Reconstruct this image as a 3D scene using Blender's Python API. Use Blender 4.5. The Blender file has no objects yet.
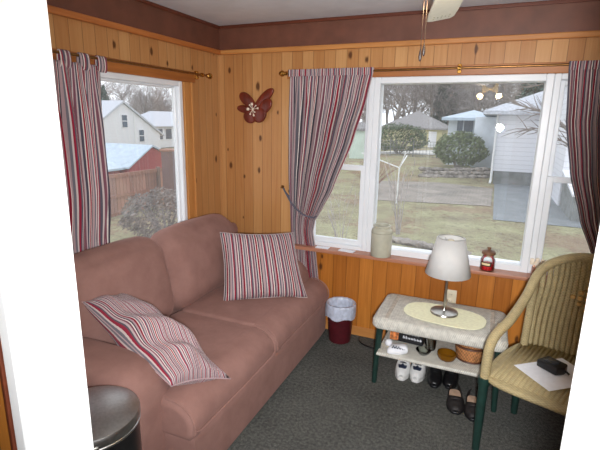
import bpy, bmesh, math, random
from mathutils import Vector, Matrix, noise
random.seed(7)
PI = math.pi
scn = bpy.context.scene
COL = scn.collection

# ------------------------------------------------------------------ camera, sky, lights, exposure
def make_camera():
    yaw, pitch, roll, fpx = -0.4041565, -0.23235397, 0.01705917, 443.5
    f = Vector((math.sin(yaw)*math.cos(pitch), math.cos(yaw)*math.cos(pitch), math.sin(pitch)))
    r = Vector((math.cos(yaw), -math.sin(yaw), 0)); u = r.cross(f)
    r2 = math.cos(roll)*r + math.sin(roll)*u
    u2 = -math.sin(roll)*r + math.cos(roll)*u
    cd = bpy.data.cameras.new('camera'); cd.sensor_width = 36; cd.lens = 36*fpx/600
    cd.clip_start = 0.02; cd.clip_end = 400
    co = bpy.data.objects.new('camera', cd); COL.objects.link(co)
    m = Matrix((r2, u2, -f)).transposed().to_4x4(); m.translation = (0, 0, 1.641)
    co.matrix_world = m
    scn.camera = co
make_camera()
SKY_STRENGTH = 1.9
FLASH = 312
w = bpy.data.worlds.new('sky'); scn.world = w; w.use_nodes = True
nt = w.node_tree; bg = nt.nodes['Background']
tc = nt.nodes.new('ShaderNodeTexCoord'); nz = nt.nodes.new('ShaderNodeTexNoise'); nz.inputs['Scale'].default_value = 2.2; nz.inputs['Detail'].default_value = 4
rp = nt.nodes.new('ShaderNodeValToRGB'); rp.color_ramp.elements[0].color = (.74, .80, .90, 1); rp.color_ramp.elements[1].color = (.95, .97, 1, 1)
rp.color_ramp.elements[0].position = .3; rp.color_ramp.elements[1].position = .7
nt.links.new(tc.outputs['Generated'], nz.inputs['Vector']); nt.links.new(nz.outputs['Fac'], rp.inputs['Fac']); nt.links.new(rp.outputs['Color'], bg.inputs['Color'])
bg.inputs['Strength'].default_value = SKY_STRENGTH
# the photographer's flash, beside the lens
fl = bpy.data.lights.new('camera_flash', 'SPOT'); fl.spot_size = math.radians(114); fl.spot_blend = 1; fl.energy = FLASH; fl.shadow_soft_size = .042; fl.color = (.97, .98, 1)
fo = bpy.data.objects.new('camera_flash', fl); fo.location = (.045, 0, 1.585); COL.objects.link(fo)
fo.rotation_euler = Vector((-.22, .94, -.20)).to_track_quat('-Z', 'Y').to_euler()
vs = scn.view_settings; scn.display_settings.display_device = 'sRGB'
vs.view_transform = 'Standard'; vs.look = 'None'; vs.gamma = 1; vs.use_curve_mapping = False; vs.exposure = 0.0

# ------------------------------------------------------------------ materials
def lin(c):
    return tuple((x/255/12.92 if x/255 <= .04045 else ((x/255+.055)/1.055)**2.4) for x in c) + (1,)
class N:
    """small node-tree builder"""
    def __init__(s, name):
        s.m = bpy.data.materials.new(name); s.m.use_nodes = True; s.t = s.m.node_tree
        s.b = s.t.nodes['Principled BSDF']; s.out = s.t.nodes['Material Output']
    def n(s, typ, **kw):
        nd = s.t.nodes.new('ShaderNode'+typ)
        for k, v in kw.items():
            if k.startswith('i_'): nd.inputs[k[2:]].default_value = v
            elif k.startswith('x'): nd.inputs[int(k[1:])].default_value = v
            else: setattr(nd, k, v)
        return nd
    def l(s, a, b): s.t.links.new(a, b)
    def math(s, op, a, b=None, c=None):
        nd = s.n('Math', operation=op)
        for i, v in enumerate((a, b, c)):
            if v is None: continue
            if isinstance(v, (int, float)): nd.inputs[i].default_value = v
            else: s.l(v, nd.inputs[i])
        return nd.outputs[0]
    def ramp(s, fac, stops, const=False):
        nd = s.n('ValToRGB'); cr = nd.color_ramp
        if const: cr.interpolation = 'CONSTANT'
        while len(cr.elements) < len(stops): cr.elements.new(.5)
        for i, (p, c) in enumerate(sorted(stops, key=lambda q: q[0])):
            cr.elements[i].position = p; cr.elements[i].color = c if len(c) == 4 else lin(c)
        s.l(fac, nd.inputs['Fac']); return nd.outputs['Color']
    def mix(s, fac, a, b, mode='MIX'):
        nd = s.n('Mix', data_type='RGBA', blend_type=mode)
        for i, v in ((0, fac), (6, a), (7, b)):
            if isinstance(v, (int, float)): nd.inputs[i].default_value = v
            elif isinstance(v, tuple): nd.inputs[i].default_value = v if len(v) == 4 else lin(v)
            else: s.l(v, nd.inputs[i])
        return nd.outputs[2]
    def bump(s, h, strength=.3, dist=.01):
        nd = s.n('Bump'); nd.inputs['Strength'].default_value = strength; nd.inputs['Distance'].default_value = dist
        s.l(h, nd.inputs['Height']); s.l(nd.outputs[0], s.b.inputs['Normal'])
    def obj(s): return s.n('TexCoord').outputs['Object']
    def scaled(s, v, sc):
        nd = s.n('Mapping'); nd.inputs['Scale'].default_value = sc; s.l(v, nd.inputs['Vector']); return nd.outputs[0]
    def noise(s, vec, scale, detail=3, rough=.5):
        nd = s.n('TexNoise', i_Scale=scale, i_Detail=detail, i_Roughness=rough); s.l(vec, nd.inputs['Vector']); return nd.outputs['Fac']
    def fin(s, col=None, rough=.5, metal=0, spec=None):
        if col is not None:
            if isinstance(col, tuple): s.b.inputs['Base Color'].default_value = col if len(col) == 4 else lin(col)
            else: s.l(col, s.b.inputs['Base Color'])
        s.b.inputs['Roughness'].default_value = rough; s.b.inputs['Metallic'].default_value = metal
        if spec is not None: s.b.inputs['Specular IOR Level'].default_value = spec
        return s.m
def plain(name, c, rough=.5, metal=0, var=.12, scale=30, bump=0, spec=None):
    """a colour with slight natural mottling"""
    k = N(name); v = k.obj(); f = k.noise(v, scale, 3)
    a = tuple(min(255, x*(1+var)) for x in c); b = tuple(x*(1-var) for x in c)
    col = k.ramp(f, [(.3, b), (.7, a)])
    if bump: k.bump(f, bump, .004)
    return k.fin(col, rough, metal, spec)
def pine(name, axis, light, dark, bw=.084, knot=(84, 46, 22), grain=1.0):
    """vertical tongue-and-groove pine boards with knots; coordinates in metres"""
    k = N(name); sp = k.n('SeparateXYZ'); k.l(k.obj(), sp.inputs[0])
    u = sp.outputs[axis]; z = sp.outputs[2]
    ub = k.math('DIVIDE', u, bw); idx = k.math('FLOOR', ub); fr = k.math('FRACT', ub)
    wn = k.n('TexWhiteNoise', noise_dimensions='1D'); k.l(idx, wn.inputs['W'])
    cb = k.n('CombineXYZ'); k.l(k.math('MULTIPLY', u, 55), cb.inputs[0]); k.l(k.math('MULTIPLY', idx, 3.7), cb.inputs[1]); k.l(k.math('MULTIPLY', z, 2.2), cb.inputs[2])
    g = k.n('TexNoise', i_Scale=1.0, i_Detail=4.0, i_Roughness=.6, i_Distortion=.6); k.l(cb.outputs[0], g.inputs['Vector'])
    tone = k.math('ADD', k.math('MULTIPLY', wn.outputs['Value'], .42), k.math('MULTIPLY', g.outputs['Fac'], .62*grain))
    mid = tuple((a+b)/2 for a, b in zip(light, dark))
    base = k.ramp(tone, [(.15, dark), (.5, mid), (.85, light)])
    kb = k.n('CombineXYZ'); k.l(k.math('DIVIDE', u, .14), kb.inputs[0]); k.l(k.math('DIVIDE', z, .27), kb.inputs[1])
    vo = k.n('TexVoronoi', voronoi_dimensions='2D', i_Scale=1.0); k.l(kb.outputs[0], vo.inputs['Vector'])
    sc = k.n('SeparateColor'); k.l(vo.outputs['Color'], sc.inputs[0])
    pick = k.math('GREATER_THAN', sc.outputs[0], .66)
    rad = k.math('MULTIPLY_ADD', sc.outputs[1], .10, .05)
    kd = k.math('ADD', k.math('DIVIDE', vo.outputs['Distance'], rad), k.math('MULTIPLY_ADD', g.outputs['Fac'], 1.4, -.7))
    kf = k.math('MULTIPLY', k.math('SUBTRACT', 1, k.math('SMOOTH_MIN', kd, 1.0, .15)), 1.7)
    kf = k.math('MINIMUM', k.math('MAXIMUM', k.math('MULTIPLY', kf, pick), 0), .92)
    col = k.mix(kf, base, knot)
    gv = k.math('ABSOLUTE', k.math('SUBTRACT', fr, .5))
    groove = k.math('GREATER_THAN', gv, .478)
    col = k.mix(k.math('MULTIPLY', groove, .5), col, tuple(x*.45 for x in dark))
    h = k.math('SUBTRACT', k.math('MULTIPLY', g.outputs['Fac'], .06), groove)
    k.bump(h, .6, .004)
    return k.fin(col, .38, 0, .35)
def grainwood(name, light, dark, axis=0, sc=26, rough=.4):
    k = N(name); s = [sc*1.0]*3; s[axis] = 1.6
    f = k.noise(k.scaled(k.obj(), tuple(s)), 1.0, 4, .6)
    return k.fin(k.ramp(f, [(.25, dark), (.75, light)]), rough)
STRIPES = [(0, (96, 92, 104)), (.045, (205, 190, 186)), (.075, (128, 84, 96)), (.13, (196, 178, 178)), (.16, (84, 78, 90)), (.20, (222, 210, 204)), (.225, (140, 32, 52)),
           (.275, (226, 214, 208)), (.30, (66, 60, 70)), (.335, (176, 150, 152)), (.40, (120, 116, 124)), (.44, (214, 200, 196)), (.465, (150, 40, 62)), (.51, (92, 86, 96)),
           (.55, (190, 172, 172)), (.60, (124, 70, 86)), (.64, (228, 218, 212)), (.665, (74, 68, 78)), (.70, (170, 146, 150)), (.75, (132, 28, 48)), (.80, (216, 204, 200)),
           (.825, (104, 98, 108)), (.87, (182, 160, 162)), (.915, (62, 56, 66)), (.94, (224, 212, 206)), (.965, (146, 52, 70))]
def striped(name, reps, off=0.0, shift=(1, 1, 1)):
    k = N(name); uv = k.n('UVMap'); sp = k.n('SeparateXYZ'); k.l(uv.outputs[0], sp.inputs[0])
    f = k.math('FRACT', k.math('MULTIPLY_ADD', sp.outputs[0], reps, off))
    col = k.ramp(f, [(p, tuple(min(255, a*b) for a, b in zip(c, shift))) for p, c in STRIPES], True)
    nzv = k.noise(k.obj(), 500, 2); k.bump(nzv, .25, .002)
    k.b.inputs['Sheen Weight'].default_value = .15
    return k.fin(col, .85, 0, .15)
def weave(name, c, sx=90, sz=60, var=.25, rough=.55, vec='obj'):
    """plaited strands: over-under checks"""
    k = N(name); v = k.obj(); sp = k.n('SeparateXYZ'); k.l(v, sp.inputs[0])
    a = k.math('SINE', k.math('MULTIPLY', sp.outputs[0], sx*PI)); b = k.math('SINE', k.math('MULTIPLY', k.math('ADD', sp.outputs[1], sp.outputs[2]), sz*PI))
    h = k.math('MULTIPLY', a, b)
    nv = k.noise(v, 40, 3)
    t = k.math('MULTIPLY_ADD', h, .28, k.math('MULTIPLY', nv, 1.0))
    col = k.ramp(t, [(.15, tuple(x*(1-var) for x in c)), (.75, tuple(min(255, x*(1+var*.45)) for x in c))])
    k.bump(h, .5, .004)
    return k.fin(col, rough, 0, .3)
def clear(name, tint=(1, 1, 1, 1), boost=1.8, haze=0):
    """a thin pane: lets light through, mirrors a little by Fresnel"""
    k = N(name); k.t.nodes.remove(k.b)
    tr = k.n('BsdfTransparent'); tr.inputs[0].default_value = tint
    gl = k.n('BsdfGlossy'); gl.inputs['Roughness'].default_value = 0.0
    fr = k.n('Fresnel', i_IOR=1.5); mx = k.n('MixShader')
    k.l(k.math('MINIMUM', k.math('MULTIPLY', fr.outputs[0], boost), 1.0), mx.inputs[0]); k.l(tr.outputs[0], mx.inputs[1]); k.l(gl.outputs[0], mx.inputs[2])
    fin_ = mx.outputs[0]
    if haze:                                  # haze over the view, put into the glass as a translucent share
        td = k.n('BsdfTranslucent'); m2 = k.n('MixShader', i_Fac=haze); k.l(fin_, m2.inputs[1]); k.l(td.outputs[0], m2.inputs[2]); fin_ = m2.outputs[0]
    k.l(fin_, k.out.inputs['Surface']); return k.m
def glassy(name, c, rough=.03, ior=1.45, trans=1.0):
    k = N(name); k.b.inputs['Transmission Weight'].default_value = trans; k.b.inputs['IOR'].default_value = ior
    return k.fin(c, rough)
def glow(name, c, strength):
    k = N(name); k.b.inputs['Emission Color'].default_value = lin(c); k.b.inputs['Emission Strength'].default_value = strength
    return k.fin(c, .4)

M = {}
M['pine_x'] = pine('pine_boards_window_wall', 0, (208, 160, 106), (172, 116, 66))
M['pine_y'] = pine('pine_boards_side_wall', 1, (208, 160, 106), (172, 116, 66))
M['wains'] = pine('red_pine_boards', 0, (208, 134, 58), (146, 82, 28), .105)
M['ceiling'] = plain('ceiling_paint', (224, 229, 236), .8, 0, .02, 8)
M['band'] = plain('brown_band_paint', (108, 66, 50), .5, 0, .07, 12, .1)
M['bandtrim'] = grainwood('dark_red_moulding', (112, 56, 34), (84, 40, 26))
M['pinetrim_x'] = grainwood('pine_moulding_x', (208, 148, 84), (176, 108, 52), 0)
M['pinetrim_y'] = grainwood('pine_moulding_y', (196, 122, 62), (164, 92, 42), 1)
M['pinetrim_z'] = grainwood('pine_casing', (208, 150, 88), (180, 116, 58), 2)
M['sillwood'] = grainwood('sill_wood', (190, 134, 106), (158, 102, 78), 0)
M['vinyl'] = plain('white_window_vinyl', (232, 236, 240), .35, 0, .015, 6)
M['glass'] = clear('window_glass', haze=.10)
M['white'] = plain('white_gloss_paint', (252, 252, 250), .4, 0, .02, 5)
def carpet():
    k = N('grey_carpet'); v = k.obj(); f = k.noise(v, 260, 2, .7); g = k.noise(v, 60, 3); h = k.noise(v, 3, 2)
    t = k.math('ADD', k.math('MULTIPLY', f, .62), k.math('ADD', k.math('MULTIPLY', g, .3), k.math('MULTIPLY', h, .12)))
    c = k.ramp(t, [(.36, (50, 51, 50)), (.5, (88, 89, 86)), (.68, (138, 138, 132))])
    k.bump(f, .8, .008); return k.fin(c, .95, 0, .05)
M['carpet'] = carpet()
def plush():
    k = N('dusty_rose_plush'); v = k.obj(); f = k.noise(v, 7, 4, .6); g = k.noise(v, 400, 2)
    t = k.math('MULTIPLY_ADD', f, .85, k.math('MULTIPLY', g, .15))
    c = k.ramp(t, [(.3, (136, 102, 94)), (.7, (156, 119, 110))])
    k.bump(g, .25, .003); k.b.inputs['Sheen Weight'].default_value = .18; k.b.inputs['Sheen Roughness'].default_value = .4
    k.b.inputs['Sheen Tint'].default_value = lin((230, 190, 180))
    return k.fin(c, .9, 0, .1)
M['plush'] = plush()
M['stripe_curtain'] = striped('striped_curtain_cloth', 3.6)
M['stripe_side'] = striped('striped_side_curtain_cloth', 4.6, .1)
M['stripe_pillow'] = striped('striped_cushion_cloth', 2.5, .15)
M['stripe_pillow_b'] = striped('striped_slumped_cushion_cloth', 3.4, .4)
M['brass'] = plain('brass', (196, 148, 76), .25, 1, .08)
M['bronze'] = plain('dark_bronze_rod', (138, 98, 54), .3, .8, .1)
M['steel'] = plain('brushed_steel', (176, 176, 174), .38, 1, .05, 90)
M['darksteel'] = plain('dark_grey_steel', (70, 70, 72), .3, .9, .06)
M['nickel'] = plain('brushed_nickel', (180, 178, 172), .3, 1, .04)
M['shade'] = plain('white_lamp_shade', (214, 214, 212), .8, 0, .01)
M['bench'] = weave('grey_wicker', (214, 212, 202), 190, 62, .16)
M['chair'] = weave('tan_wicker', (176, 160, 120), 90, 130, .10)
M['cane'] = plain('tan_cane', (176, 158, 118), .45, 0, .14, 40)
M['green'] = plain('dark_green_paint', (26, 52, 46), .45, 0, .12)
M['mat'] = plain('pale_yellow_cloth', (250, 248, 212), .85, 0, .03, 60, .15)
M['maroon'] = plain('maroon_plastic', (78, 22, 30), .35, 0, .1)
M['liner'] = plain('pale_blue_plastic_bag', (196, 204, 222), .3, 0, .08, 30, .4)
M['stone'] = plain('grey_beige_stoneware', (184, 182, 164), .45, 0, .05, 12)
M['redwood'] = grainwood('red_mahogany', (126, 46, 26), (78, 26, 16), 2, 18, .3)
M['ivory'] = plain('ivory_plastic', (226, 216, 190), .4, 0, .03)
M['black'] = plain('black_plastic', (24, 25, 28), .4, 0, .2)
M['blackleather'] = plain('black_leather', (20, 20, 22), .35, 0, .2, 60, .2)
M['whiteleather'] = plain('white_leather', (228, 228, 226), .5, 0, .04, 30)
M['navy'] = plain('navy_cloth', (34, 44, 66), .7, 0, .2)
M['beige'] = plain('beige_insole', (196, 166, 142), .8, 0, .08)
M['brownsuede'] = plain('dark_brown_leather', (28, 24, 24), .6, 0, .2)
M['paper'] = plain('white_paper', (236, 238, 244), .8, 0, .02)
M['basket'] = weave('brown_basket', (190, 132, 86), 120, 90, .3)
M['amber'] = glassy('amber_glass', (128, 84, 18), .06, 1.45, .25)
M['cglass'] = clear('clear_drinking_glass', (.93, .96, .94, 1), 2.2)
M['redfill'] = plain('red_sweets', (196, 30, 40), .35, 0, .3, 120)
M['corkbrown'] = plain('brown_wooden_lid', (112, 78, 54), .6, 0, .2)
M['cream'] = plain('cream_china', (236, 222, 202), .4, 0, .05)
M['chain'] = plain('dark_brown_chain', (36, 22, 18), .5, 0, .1)
M['bulb'] = glow('lit_amber_glass', (255, 214, 120), 3.2)

# ------------------------------------------------------------------ mesh helpers
class B:
    def __init__(s): s.bm = bmesh.new(); s.uv = s.bm.loops.layers.uv.new('UVMap')
    def _merge(s, b2, Mx=None):
        if Mx is not None: b2.transform(Mx)
        me = bpy.data.meshes.new('tmp'); b2.to_mesh(me); b2.free(); s.bm.from_mesh(me); bpy.data.meshes.remove(me)
        s.uv = s.bm.loops.layers.uv.verify(); return s
    def box(s, lo, hi, bev=0, seg=2, Mx=None):
        b = bmesh.new(); bmesh.ops.create_cube(b, size=1)
        for v in b.verts: v.co = Vector([(l+h)/2 + c*(h-l) for l, h, c in zip(lo, hi, v.co)])
        if bev: bmesh.ops.bevel(b, geom=b.edges[:], offset=bev, segments=seg, profile=.5, affect='EDGES')
        return s._merge(b, Mx)
    def prism(s, poly, a, b_, plane='xy', bev=0, seg=2, Mx=None):
        b = bmesh.new()
        def P(p, h): return {'xy': (p[0], p[1], h), 'xz': (p[0], h, p[1]), 'yz': (h, p[0], p[1])}[plane]
        lo = [b.verts.new(P(p, a)) for p in poly]; hi = [b.verts.new(P(p, b_)) for p in poly]
        b.faces.new(lo[::-1]); b.faces.new(hi); n = len(poly)
        for i in range(n): b.faces.new((lo[i], lo[(i+1) % n], hi[(i+1) % n], hi[i]))
        bmesh.ops.recalc_face_normals(b, faces=b.faces[:])
        if bev: bmesh.ops.bevel(b, geom=b.edges[:], offset=bev, segments=seg, profile=.5, affect='EDGES')
        return s._merge(b, Mx)
    def lathe(s, prof, n=32, Mx=None, sx=1, sy=1):
        b = bmesh.new(); rings = []
        for r, z in prof:
            if r < 1e-6: rings.append([b.verts.new((0, 0, z))])
            else: rings.append([b.verts.new((r*sx*math.cos(2*PI*i/n), r*sy*math.sin(2*PI*i/n), z)) for i in range(n)])
        for p, q in zip(rings, rings[1:]):
            for i in range(n):
                j = (i+1) % n
                if len(p) == 1 and len(q) == 1: continue
                if len(p) == 1: b.faces.new((p[0], q[i], q[j]))
                elif len(q) == 1: b.faces.new((p[i], q[0], p[j]))
                else: b.faces.new((p[i], q[i], q[j], p[j]))
        bmesh.ops.recalc_face_normals(b, faces=b.faces[:])
        return s._merge(b, Mx)
    def tube(s, pts, r, n=10, cap=True, closed=False, Mx=None):
        b = bmesh.new(); pts = [Vector(p) for p in pts]; m = len(pts)
        rr = r if isinstance(r, (list, tuple)) else [r]*m
        rings = []; up = None
        for i, p in enumerate(pts):
            if closed: t = pts[(i+1) % m]-pts[i-1]
            else: t = pts[min(i+1, m-1)]-pts[max(i-1, 0)]
            t.normalize()
            if up is None: up = Vector((0, 0, 1)) if abs(t.z) < .9 else Vector((1, 0, 0))
            sd = t.cross(up); sd.normalize(); up = sd.cross(t); up.normalize()
            rings.append([b.verts.new(p + rr[i]*(math.cos(2*PI*k/n)*sd + math.sin(2*PI*k/n)*up)) for k in range(n)])
        pr = list(zip(rings, rings[1:])) + ([(rings[-1], rings[0])] if closed else [])
        for p, q in pr:
            for k in range(n): b.faces.new((p[k], p[(k+1) % n], q[(k+1) % n], q[k]))
        if cap and not closed: b.faces.new(rings[0][::-1]); b.faces.new(rings[-1])
        return s._merge(b, Mx)
    def rcube(s, lo, hi, r, n=10, puff=(0, 0, 0), Mx=None, jit=0):
        """rounded cushion: subdivided cube pulled to a rounded box, faces bulged by puff"""
        b = bmesh.new(); bmesh.ops.create_cube(b, size=2)
        bmesh.ops.subdivide_edges(b, edges=b.edges[:], cuts=n, use_grid_fill=True)
        c = Vector([(l+h)/2 for l, h in zip(lo, hi)]); hs = Vector([(h-l)/2 for l, h in zip(lo, hi)])
        rr = min(r, min(hs)*.999)
        for v in b.verts:
            q = v.co.copy()
            p = Vector([math.copysign(abs(x)**.8, x)*h for x, h in zip(q, hs)])
            core = Vector([max(-(h-rr), min(h-rr, x)) for x, h in zip(p, hs)])
            d = p-core
            if d.length > 1e-9: p = core + d.normalized()*rr
            for ax in range(3):
                if puff[ax]:
                    o = [a for a in range(3) if a != ax]
                    wgt = (1-min(1, abs(q[o[0]]))**2)*(1-min(1, abs(q[o[1]]))**2)
                    p[ax] += puff[ax]*wgt*q[ax]
            if jit: p += jit*noise.noise_vector((p+c)*6)
            v.co = c+p
        return s._merge(b, Mx)
    def grid(s, nu, nv, fn, uv=None, wrap_u=False, skip=None):
        bm = s.bm; V = [[bm.verts.new(fn(i/nu, j/nv)) for j in range(nv+1)] for i in range(nu if wrap_u else nu+1)]
        for i in range(nu):
            for j in range(nv):
                if skip and skip((i+.5)/nu, (j+.5)/nv): continue
                i2 = (i+1) % nu if wrap_u else i+1
                f = bm.faces.new((V[i][j], V[i2][j], V[i2][j+1], V[i][j+1]))
                cs = ((i, j), (i+1, j), (i+1, j+1), (i, j+1))
                for lp, (a, c) in zip(f.loops, cs):
                    lp[s.uv].uv = uv(a/nu, c/nv) if uv else (a/nu, c/nv)
        return s
    def move(s, M_):
        s.bm.transform(M_ if isinstance(M_, Matrix) else Matrix.Translation(M_)); return s
    def obj(s, name, mat, parent=None, smooth=True, recalc=False, angle=.6):
        bm = s.bm
        if recalc: bmesh.ops.recalc_face_normals(bm, faces=bm.faces[:])
        me = bpy.data.meshes.new(name); bm.to_mesh(me); bm.free()
        if mat is not None: me.materials.append(M[mat] if isinstance(mat, str) else mat)
        if smooth:
            me.polygons.foreach_set('use_smooth', [True]*len(me.polygons))
            try: me.set_sharp_from_angle(angle=angle)
            except Exception: pass
        o = bpy.data.objects.new(name, me); COL.objects.link(o)
        if parent is not None: o.parent = parent
        return o
def tag(o, label=None, cat=None, group=None, kind=None):
    for k_, v_ in (('label', label), ('category', cat), ('group', group), ('kind', kind)):
        if v_: o[k_] = v_
    return o
def thing(name, label, cat, loc=(0, 0, 0), rz=0, group=None):
    o = bpy.data.objects.new(name, None); COL.objects.link(o); o.location = loc; o.rotation_euler = (0, 0, rz); o.empty_display_size = .05
    return tag(o, label, cat, group)
def struct(name, b, mat, smooth=False, **kw): return tag(b.obj(name, mat, smooth=smooth, **kw), kind='structure')
def solid(o, t, off=0):
    m = o.modifiers.new('thick', 'SOLIDIFY'); m.thickness = t; m.offset = off; return o
def subsurf(o, n=1):
    m = o.modifiers.new('smooth', 'SUBSURF'); m.levels = n; m.render_levels = n; return o
def copy_tree(o, parent=None):
    c = o.copy(); COL.objects.link(c)
    if parent is not None: c.parent = parent
    for ch in list(o.children): copy_tree(ch, c)
    return c
def T(*p): return Matrix.Translation(p)
def catmull(pts, n=8):
    P = [Vector(p) for p in pts]; out = []
    for i in range(len(P)-1):
        a, b, c, d = P[max(i-1, 0)], P[i], P[i+1], P[min(i+2, len(P)-1)]
        for k in range(n):
            t = k/n
            out.append(.5*((2*b)+(c-a)*t+(2*a-5*b+4*c-d)*t*t+(3*b-a-3*c+d)*t**3))
    out.append(P[-1]); return out
def lerp(a, b, t): return a+(b-a)*t
def sst(x): x = max(0, min(1, x)); return x*x*(3-2*x)
def curve1(keys, t, lin_f=0):
    """piecewise smooth interpolation of (t, value) keys"""
    if t <= keys[0][0]: return keys[0][1]
    for (a, x), (b, y) in zip(keys, keys[1:]):
        if t <= b:
            f = (t-a)/(b-a); return lerp(x, y, lin_f*f+(1-lin_f)*sst(f))
    return keys[-1][1]

# ------------------------------------------------------------------ room shell
XL, XR, YB, YF, H = -2.06, 1.5, 3.142, .60, 2.335
WT = .14                                   # wall thickness
FY0 = .475                                 # hall side of the door wall
DL, DR = -.7475, .1225                       # doorway
struct('floor', B().box((XL-WT, FY0, -.05), (XR+WT, YB+WT, 0)), 'carpet')
struct('ceiling', B().box((XL-WT, FY0, H), (XR+WT, YB+WT, H+.1)), 'ceiling')
WX0, WX1, WZ0, WZ1 = -1.30, .80, .682, 1.935       # window opening in the window wall
LY0, LY1, LZ0, LZ1 = 1.24, 2.655, .70, 1.89        # window opening in the side wall
b = B(); b.box((XL-WT, YB, 0), (WX0, YB+WT, H)); b.box((WX1, YB, 0), (XR+WT, YB+WT, H)); b.box((WX0, YB, WZ1), (WX1, YB+WT, H)); b.box((WX0, YB, 0), (WX1, YB+WT, WZ0))
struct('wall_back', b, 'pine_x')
b = B(); b.box((XL-WT, FY0, 0), (XL, LY0, H)); b.box((XL-.05, LY1, 0), (XL, LY1+.16, H)); b.box((XL-WT, LY1+.16, 0), (XL, YB, H)); b.box((XL-WT, LY0, LZ1), (XL, LY1, H)); b.box((XL-WT, LY0, 0), (XL, LY1, LZ0))
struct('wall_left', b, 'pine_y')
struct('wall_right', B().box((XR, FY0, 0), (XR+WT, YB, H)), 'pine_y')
b = B(); b.box((XL, FY0, 0), (DL-.02, YF, H)); b.box((DR+.02, FY0, 0), (XR, YF, H)); b.box((DL-.02, FY0, 2.1), (DR+.02, YF, H))
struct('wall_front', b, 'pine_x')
# lower boards under the sill
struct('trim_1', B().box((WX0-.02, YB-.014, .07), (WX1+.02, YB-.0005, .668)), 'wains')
# brown band under the ceiling with its mouldings
ZB0 = 2.155
struct('trim_2', B().box((XL+.018, YB-.018, ZB0), (XR, YB-.0005, H)), 'band')
struct('trim_3', B().box((XL+.0005, YF, ZB0), (XL+.018, YB-.0005, H)), 'band')
struct('trim_4', B().box((XL+.03, YB-.03, H-.022), (XR, YB-.018, H-.0005), .004), 'bandtrim')
struct('trim_5', B().box((XL+.018, YF, H-.022), (XL+.03, YB-.018, H-.0005), .004), 'bandtrim')
struct('trim_6', B().box((XL+.03, YB-.032, ZB0-.03), (XR, YB-.0005, ZB0+.004), .006), 'pinetrim_x')
struct('trim_7', B().box((XL+.0005, YF, ZB0-.03), (XL+.032, YB-.002, ZB0+.004), .006), 'pinetrim_y')
struct('baseboard_back', B().box((XL, YB-.022, 0), (XR, YB-.0005, .075), .004), 'pinetrim_x')
struct('baseboard_left', B().box((XL+.0005, YF, 0), (XL+.02, YB-.022, .075), .004), 'pinetrim_y')
# head boards over the windows, casing, sill
struct('trim_8', B().box((WX0-.16, YB-.022, WZ1), (WX1+.16, YB-.0005, WZ1+.062), .004), grainwood('head_board', (190, 124, 66), (150, 88, 40), 0))
struct('trim_9', B().box((XL+.0005, LY0-.1, LZ1), (XL+.02, LY1+.14, LZ1+.075), .004), grainwood('side_head_board', (184, 116, 58), (142, 80, 34), 1))
struct('trim_10', B().box((XL+.0005, LY1+.004, LZ0-.1), (XL+.022, LY1+.095, LZ1-.001), .005), 'pinetrim_z')
struct('trim_11', B().box((XL+.022, LY1+.075, LZ0-.1), (XL+.032, LY1+.092, LZ1-.001), .003), 'pinetrim_z')
struct('trim_12', B().box((WX0-.1, YB-.02, WZ0), (WX0-.004, YB-.0005, WZ1), .004), 'pinetrim_z')
struct('trim_13', B().box((WX1+.004, YB-.02, WZ0), (WX1+.1, YB-.0005, WZ1), .004), 'pinetrim_z')
struct('trim_14', B().box((WX0-.13, YB-.112, .664), (WX1+.13, YB+.03, .69), .006), 'sillwood')
struct('trim_15', B().box((XL-.04, LY0-.1, LZ0-.03), (XL+.012, LY1+.1, LZ0), .004), 'pinetrim_y')
# windows
def frame_rect(b, plane, a0, a1, z0, z1, wd, d0, d1, bev=.004, wb=None):
    wb = wb or wd
    def bx(p0, p1, q0, q1):
        if plane == 'x': b.box((p0, d0, q0), (p1, d1, q1), bev, 1)
        else: b.box((d0, p0, q0), (d1, p1, q1), bev, 1)
    bx(a0, a0+wd, z0, z1); bx(a1-wd, a1, z0, z1); bx(a0+wd, a1-wd, z1-wd, z1); bx(a0+wd, a1-wd, z0, z0+wb)
def pane(name, plane, a0, a1, z0, z1, d, parent):
    b = B()
    if plane == 'x': b.grid(1, 1, lambda u, v: (lerp(a0, a1, u), d, lerp(z0, z1, v)))
    else: b.grid(1, 1, lambda u, v: (d, lerp(a0, a1, u), lerp(z0, z1, v)))
    return b.obj(name, 'glass', parent, smooth=False)
# side wall window
b = B(); frame_rect(b, 'y', LY0, LY1, LZ0, LZ1, .036, XL-.052, XL+.010); w1 = struct('window_1', b, 'vinyl')
b = B(); frame_rect(b, 'y', LY0+.036, LY1-.036, LZ0+.036, LZ1-.036, .014, XL-.05, XL-.02); b.obj('sash', 'vinyl', w1, smooth=False)
pane('pane', 'y', LY0+.045, LY1-.045, LZ0+.045, LZ1-.045, XL-.035, w1)
# picture window and its two side sashes
PX0, PX1 = -.80, .288
b = B(); frame_rect(b, 'x', PX0, PX1, WZ0, WZ1, .043, YB-.012, YB+.10, wb=.05); w2 = struct('window_2', b, 'vinyl')
pane('pane', 'x', PX0+.03, PX1-.03, WZ0+.03, WZ1-.03, YB+.045, w2)
def double_hung(name, a0, a1):
    b = B(); frame_rect(b, 'x', a0, a1, WZ0, WZ1, .036, YB-.010, YB+.10); wn = struct(name, b, 'vinyl')
    zm = 1.29
    b = B(); frame_rect(b, 'x', a0+.036, a1-.036, WZ0+.036, zm+.035, .038, YB+.012, YB+.048, .003); b.obj('lower_sash', 'vinyl', wn, smooth=False)
    b = B(); frame_rect(b, 'x', a0+.036, a1-.036, zm-.005, WZ1-.036, .030, YB+.05, YB+.085, .003); b.obj('upper_sash', 'vinyl', wn, smooth=False)
    pane('pane', 'x', a0+.06, a1-.06, WZ0+.06, zm+.01, YB+.03, wn); pane('pane', 'x', a0+.06, a1-.06, zm+.02, WZ1-.06, YB+.068, wn)
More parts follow.
